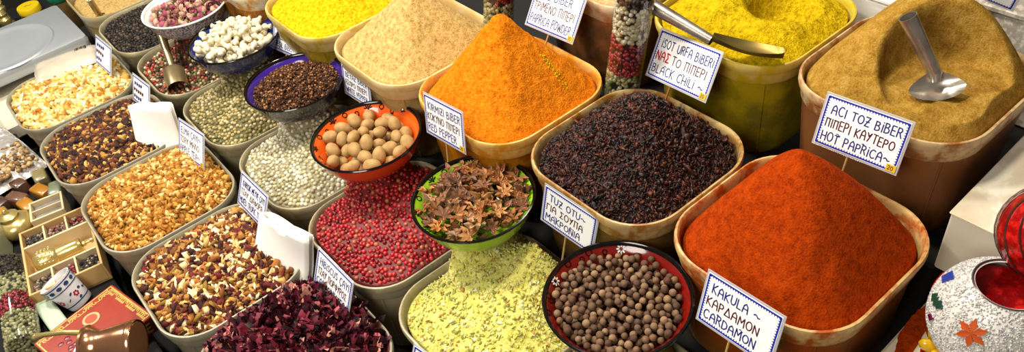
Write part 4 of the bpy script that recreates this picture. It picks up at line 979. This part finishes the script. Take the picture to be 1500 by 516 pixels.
b.build('plate_tracery',plain('print_slate','#5a6078',rough=.4),pl,smooth=False)
b=MB().box((0,-L_/2-.0004,H_/2+.004),(W_-.004,.0008,H_-.004)); sp=b.build('side_panel',M_cdk,t,smooth=False)
b=MB(); strokes(b,'COFFEE',-.010,.015,.020,.130,.0042,0,.0,1)
V=np.vstack(b.v); b.v=[np.c_[V[:,0],np.full(len(V),-L_/2-.0011),V[:,1]]]; b.build('lettering',M_gld,sp,smooth=False)
M_cop=mottled('copper',['#a0603c','#e0a478','#bc7850'],14,.3,.0015,metal=.9,rough=.17)
t=thing('copper_coffee_pot','small copper coffee pot with brass handle lying on the red coffee box','coffee pot',(-.108,1.275,.486),(0,0,0))
ax=Vector((.80,-.60,-.05)).normalized()
b=MB().lathe([(.030,-.004),(.034,-.004),(.0345,0),(.031,.003),(.0255,.014),(.0255,.022),(.030,.042),(.034,.062),(.0345,.072),(.031,.076),(.001,.076),(.001,.073),(.029,.072),(.031,.062),(.023,.022),(.023,.014),(.030,-.004)],40,axis=ax,closed=True); b.build('pot_body',M_cop,t)
b=MB().lathe([(.0345,.066),(.0355,.068),(.0355,.074),(.0345,.076)],40,axis=ax,closed=True); b.build('foot_band',M_cop,t)
b=MB(); b.tube([(0,.024,.014),(-.02,.042,.018),(-.045,.068,.012),(-.056,.080,.006)],[.0052,.0042,.0042,.0058],10); b.ell((-.058,.083,.005),(.0068,.0068,.0055),6,12); b.build('handle',M_gold,t); t.scale=(1.18,1.18,1.18)
t=thing('painted_cup','white cup painted with blue bands and a red flower, behind the coffee box','cup',(-.088,1.505,.402),(R(-22),R(-16),0))
b=MB().lathe([(.001,0),(.024,0),(.026,.003),(.030,.03),(.034,.064),(.035,.072),(.033,.072),(.031,.062),(.028,.03),(.022,.006),(.001,.005)],36); b.build('cup_body',plain('cup_porcelain','#dcdce0',rough=.15,coat=.3),t)
def oncup(u,v): rad=.0262+v*.13+.0006; return (rad*math.cos(u),rad*math.sin(u),v)
b=MB()
for v0 in(.050,.066,.012): b.lathe([(.0262+v0*.13+.0004,v0),(.0262+(v0+.0022)*.13+.0006,v0+.0022)],36,closed=True)
for k in range(12):
    a=k/12*2*math.pi; b.add([oncup(a+.17*math.cos(q*.7),.0595+.0042*math.sin(q*.7)) for q in range(9)],[tuple(range(9))])
for k in range(18):
    a=k/18*2*math.pi; b.add([oncup(a+.12*math.cos(q*.7+.4*k),.028+.010*math.sin(k*2.4)+.003*math.sin(q*.7)) for q in range(9)],[tuple(range(9))])
b.build('blue_pattern',plain('cup_blue','#24406e',rough=.2),t,smooth=False)
b=MB()
for k in range(5):
    a0=R(225)+k*1.26
    for j in range(6): b.add([oncup(a0+.14*math.cos(j*1.05)+.07*math.cos(q*.8),.030+.0045*math.sin(j*1.05)+.0024*math.sin(q*.8)) for q in range(8)],[tuple(range(8))])
b.build('red_flower',plain('cup_red','#a81c30',rough=.2),t,smooth=False)

# ---------------------------------------------------------------- jars and brass mills, far left
def jar(label,c,lid,r=.034,h=.10):
    t=thing('spice_jar',label,'jar',c)
    b=MB().lathe([(.001,0),(r*.9,0),(r,.006),(r,h*.78),(r*.8,h*.86),(r*.8,h*.9),(.001,h*.9)],32); b.build('jar_body',mottled('jar_content',['#2a2010','#6a5428'],30,rough=.2,coat=.5),t)
    b=MB().lathe([(.001,h*.86),(r*.98,h*.86),(r*1.0,h*.88),(r*1.0,h*1.0),(r*.96,h*1.02),(.001,h*1.02)],32); l=b.build('lid',plain('jar_lid',lid,rough=.3),t)
    return t
t=jar('round jar with a bright yellow lid behind the steel scale',(.225,2.90,.335),'#d8b818',.036,.13)
b=MB(); ribbon(b,[(-.012,.0),(-.004,.004),(.004,-.002),(.012,.002)],.0014,.1332); b.build('lid_mark',M_blkink,t,smooth=False)
t=jar('round jar with a dark green lid next to the yellow-lidded jar',(.318,2.885,.335),'#0c5a3c',.036,.14)
b=MB().lathe([(.001,.1434),(.026,.1434),(.026,.144),(.001,.144)],28); b.build('lid_picture',mottled('lid_print',['#c85a3c','#d8b848','#3c8a4c'],60,rough=.4),t)
mill_prof=[(.001,0),(.020,0),(.022,.004),(.020,.010),(.015,.016),(.015,.05),(.019,.056),(.019,.066),(.012,.074),(.016,.084),(.012,.094),(.004,.098),(.001,.099)]
for k,(x,y,lb) in enumerate([(.075,2.86,'brass pepper mill in the top left corner, nearest the steel scale'),(.145,2.915,'brass pepper mill next to the yellow-lidded jar'),(.05,2.96,'brass pepper mill behind the others in the far top left corner'),(.155,3.02,'brass pepper mill at the top edge behind the yellow lid')]):
    t=thing('pepper_mill',lb,'pepper mill',(x,y,.335+.05),(0,0,k),'brass mills in the top left corner')
    b=MB().lathe(mill_prof,24); b.build('mill_body',M_gold,t)
    b=MB().tube([(0,0,.098),(0,0,.104),(.03,0,.106),(.034,0,.104)],[.003,.003,.0026,.0026],8); b.ell((.034,0,.112),(.005,.005,.006),6,10); b.build('crank',M_gold,t)
tr=thing('wooden_tray','dark low tray carrying the brass mills at top left','tray',(.09,2.94,.326))
b=MB().box((.01,.0,.028),(.26,.26,.05),bev=.004); b.build('tray_board',mottled('tray_brown',['#2a1a0e','#4a3018'],12,rough=.5),tr,smooth=False)
b=MB().box((.01,.0,.055),(.24,.24,.004),bev=.001); b.build('tray_liner',M_dark,tr,smooth=False)

# ---------------------------------------------------------------- right end: beaded mosaic lamps, spill, back ledge
def globe(name,label,c,r,open_r,wall,parts,tilt=(0,0,0)):
    t=thing(name,label,'lamp',c,tilt); th0=math.asin(open_r/r)
    pr=[]
    for i in range(25): a=math.pi-i/24*(math.pi-th0); pr.append((max(.001,r*math.sin(a)),r+r*math.cos(a)))
    pr+= [(open_r-.003,r+r*math.cos(th0)-.001)]
    for i in range(1,25): a=th0+i/24*(math.pi-th0); pr.append((max(.001,(r-.004)*math.sin(a)),r+(r-.004)*math.cos(a)))
    b=MB().lathe(pr,56); b.build('glass_globe',wall,t); return t,th0
r=.077; LC=(.799,.1435,.642)
M_wgl=mottled('white_lamp_glass',['#b8b4ac','#d8d4cc'],30,rough=.25)
t,th0=globe('mosaic_lamp','white beaded mosaic lamp globe with coloured star and diamond pieces',LC,r,.040,M_wgl,None,(R(0),R(0),0))
n=9500; a=rng.random(n)*2*np.pi; cz=rng.uniform(-.95,math.cos(th0)-.01,n); sn=np.sqrt(1-cz*cz); P=np.c_[r*sn*np.cos(a),r*sn*np.sin(a),r+r*cz]
o=scatter('bead_crust',P,*ICO[1],.0013,grains('glass_beads',['#c8c6c2','#b0aca8','#dcdad6','#9a9692','#d0ccc4','#b8b5b8'],.15,.7),t); o['kind']='stuff'
b=MB().lathe([(.0405,r+r*math.cos(th0)-.001),(.0415,r+r*math.cos(th0)+.0006),(.040,r+r*math.cos(th0)+.0018),(.0385,r+r*math.cos(th0)),(.0405,r+r*math.cos(th0)-.001)],48,closed=True); b.build('opening_rim',plain('lamp_dark_rim','#5a4a4a',rough=.3,metal=.5),t)
def mosaic(t,r,items):
    by={}
    for th,ph,shape,size,rot,col in items: by.setdefault(col,[]).append((th,ph,shape,size,rot))
    for col,L in by.items():
        for th,ph,shape,size,rot in L:
            b=MB()
            n_=Vector((math.sin(th)*math.cos(ph),math.sin(th)*math.sin(ph),math.cos(th))); e=Vector((-math.sin(ph),math.cos(ph),0)); f=n_.cross(e)
            def pt(x,y):
                x,y=x*math.cos(rot)-y*math.sin(rot),x*math.sin(rot)+y*math.cos(rot); p=(n_*r+e*x+f*y).normalized()*(r+.0026); return (p.x,p.y,p.z+r)
            def dia(cx,cy,a_,l,w_):
                q=[pt(cx,cy)]; ca,sa=math.cos(a_),math.sin(a_)
                V=[pt(cx+ca*u-sa*v,cy+sa*u+ca*v) for u,v in((0,0),(l/2,w_),(l,0),(l/2,-w_))]
                V2=[tuple(Vector(p)+n_*-.003) for p in V]; b.add(V+V2,[(0,1,2,3),(4,7,6,5),(0,4,5,1),(1,5,6,2),(2,6,7,3),(3,7,4,0)])
            if shape=='star':
                for k in range(6): dia(0,0,k*math.pi/3+math.pi/6,size,size*.24)
            elif shape=='diamonds':
                for k in range(2): dia(-size+k*size,0,0,size,size*.42)
                dia(0,-size*.5,math.pi/2,size*.9,size*.3)
            else: dia(-size/2,0,0,size,size*.36)
            b.build({'#b04a1c':'orange_star_tile','#0c3a2c':'green_tile','#143a8c':'blue_tile','#a02014':'red_star_tile','#5a1438':'purple_tile'}[col],plain('tile',col,rough=.12,spec=.6,coat=.5),t,smooth=False)
# angles: the camera stands towards -x,-y... of the lamp (azimuth about 190 degrees)
ca=math.atan2(-LC[1],-LC[0])
mosaic(t,r,[(R(64),ca-R(13),'star',.019,.2,'#b04a1c'),(R(70),ca-R(62),'diamonds',.016,.3,'#0c3a2c'),(R(80),ca+R(22),'diamonds',.016,-.3,'#0c3a2c'),(R(56),ca-R(86),'dia',.028,1.0,'#143a8c'),(R(86),ca-R(55),'dia',.014,.5,'#5a1438'),(R(84),ca+R(110),'star',.016,0,'#a02014'),(R(84),ca-R(105),'star',.016,0,'#a02014'),(R(75),ca+R(170),'star',.016,0,'#b04a1c'),(R(112),ca+R(30),'dia',.016,.2,'#143a8c')])
b=MB(); nn=14
for k in range(6):
    a=k*math.pi/3; b.add([(.012*math.cos(a)+.009*math.cos(q*.5)*(.6+.4*math.cos(q)),.012*math.sin(a)+.009*math.sin(q*.5),.0065) for q in range(12)],[tuple(range(12))])
M_lat=plain('lattice_metal','#6a5a50',metal=1,rough=.35)
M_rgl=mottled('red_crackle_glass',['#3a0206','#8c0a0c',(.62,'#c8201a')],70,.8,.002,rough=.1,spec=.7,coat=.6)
b=MB().lathe([(.001,.010),(.042,.014),(.060,.033),(.069,.056),(.0715,.080),(.067,.101),(.056,.115),(.028,.106),(.001,.102)],36); b.build('red_reflection_shell',M_rgl,t)  # red shell imitating red reflections on the globe's inside wall
t,_=globe('mosaic_lamp','red crackle glass mosaic lamp at the right edge behind the white one',(.880,.137,.752),.062,.022,M_rgl,None)
b=MB().lathe([(.023,.117),(.029,.122),(.025,.131),(.016,.136),(.015,.146),(.001,.15)],28,closed=False); b.build('metal_cap',plain('dark_metal','#3a3430',metal=1,rough=.3),t)
b=MB().lathe([(.001,-.1115),(.030,-.1115),(.031,-.106),(.012,-.098),(.009,-.06),(.010,-.02),(.018,.0),(.022,.006),(.001,.008)],28); b.build('stem',plain('stem_metal','#4a4038',metal=1,rough=.35),t)
for k in range(14):
    a=k/14*2*math.pi
    MB().tube([(.0632*math.sin(s_)*math.cos(a+s_*.8),.0632*math.sin(s_)*math.sin(a+s_*.8),.062+.0632*math.cos(s_)) for s_ in np.linspace(.42,2.6,14)],.0009,5).build('lattice_wire',M_lat,t)
t=thing('red_cloth','bright red folded ribbon between the white box and the lamps','ribbon',(.905,.175,.642))
b=MB(); V=[];F=[]
for i in range(15):
    s_=i/14
    for j in range(6):
        v=j/5; V.append((.0+.06*s_+.012*math.sin(v*3),-.02-.05*s_+.03*(v-.5),.004+.10*s_**1.4*(1-.2*v)+.01*math.sin(v*4)))
for i in range(14):
    for j in range(5): a=i*6+j; F.append((a,a+6,a+7,a+1))
b.add(V,F); o=b.build('ribbon_band',plain('red_satin','#a8180e',rough=.35),t,auto=0); md=o.modifiers.new('s','SOLIDIFY'); md.thickness=.002
b=MB().box((.035,-.045,.003),(.05,.05,.006),bev=.002); b.build('ribbon_foot',plain('red_satin_foot','#8a120c',rough=.4),t)
t=thing('yellow_flower_lamp','small lamp with yellow petals at the bottom edge beside the white globe','lamp',(.757,.176,.642))
for k in range(6):
    a=k*math.pi/3; b=MB().ell((.016*math.cos(a),.016*math.sin(a),.024),(.015,.008,.010),8,12,Matrix.Rotation(a,4,'Z')@Matrix.Rotation(-.5,4,'Y')); b.build('petal',mottled('yellow_petal_glass',['#c89a10','#e0b820'],20,rough=.2,coat=.5),t)
b=MB().lathe([(.001,0),(.020,0),(.024,.008),(.016,.018),(.010,.026),(.001,.028)],24); b.build('flower_base',plain('red_base_glass','#9a1410',rough=.2),t)
# red powder spilled on the shelf
def spill(name,label,c,sx,sy,rz,mat,h=.0022,seed=0):
    V=[];F=[];n=26;m=40
    for i in range(n+1):
        for j in range(m):
            a=j/m*2*math.pi; d=i/n; w_=1+.35*float(vn(np.array([math.cos(a)*2+5]),np.array([math.sin(a)*2+5]),1.3,3,seed)[0])*2
            x,y=sx*d*w_*math.cos(a),sy*d*w_*math.sin(a); x,y=x*math.cos(rz)-y*math.sin(rz),x*math.sin(rz)+y*math.cos(rz)
            V.append((c[0]+x,c[1]+y,c[2]+h*(1-d)**.5*(.6+.8*abs(float(vn(np.array([x]),np.array([y]),120,2,seed)[0])))-.0002))
    for i in range(n):
        for j in range(m): F.append((i*m+j,i*m+(j+1)%m,(i+1)*m+(j+1)%m,(i+1)*m+j))
    o=MB().add(V,F).build(name,mat,auto=0); return tag(o,label,'spilled powder',kind='stuff')
spill('spilled_powder','streak of red powder spilled on the cream end shelf',(.775,.222,.641),.062,.012,R(8),P_red)
spill('spilled_powder','small pinch of red powder spilled near the yellow flower lamp',(.80,.205,.641),.016,.010,0,P_red,seed=3)
spill('spilled_powder','brown powder dusted on top of the white box',(1.22,.20,.758),.08,.04,R(10),P_brn,.0015,5)
t=thing('marble_ledge','pale speckled stone ledge behind the brown powder tub at top right','ledge',(1.40,.15,.626))
b=MB().box((0,0,.10),(.20,.62,.20),bev=.006); b.build('ledge_stone',mottled('speckled_stone',['#6a665c','#b0aa9c',(.55,'#d8d2c4')],60,rough=.5),t,smooth=False)
b=MB().box((0,0,.205),(.21,.63,.012),bev=.003); b.build('ledge_cap',bpy.data.materials['speckled_stone'],t,smooth=False)
t=thing('white_tray','white tray at the top edge between the yellow and brown tubs','tray',(1.42,.62,.626))
b=MB().box((0,0,.09),(.34,.22,.18),bev=.004); b.build('tray_base',M_white,t,smooth=False)
b=MB().box((0,0,.186),(.35,.23,.012),bev=.004); b.build('tray_top',M_white,t,smooth=False)
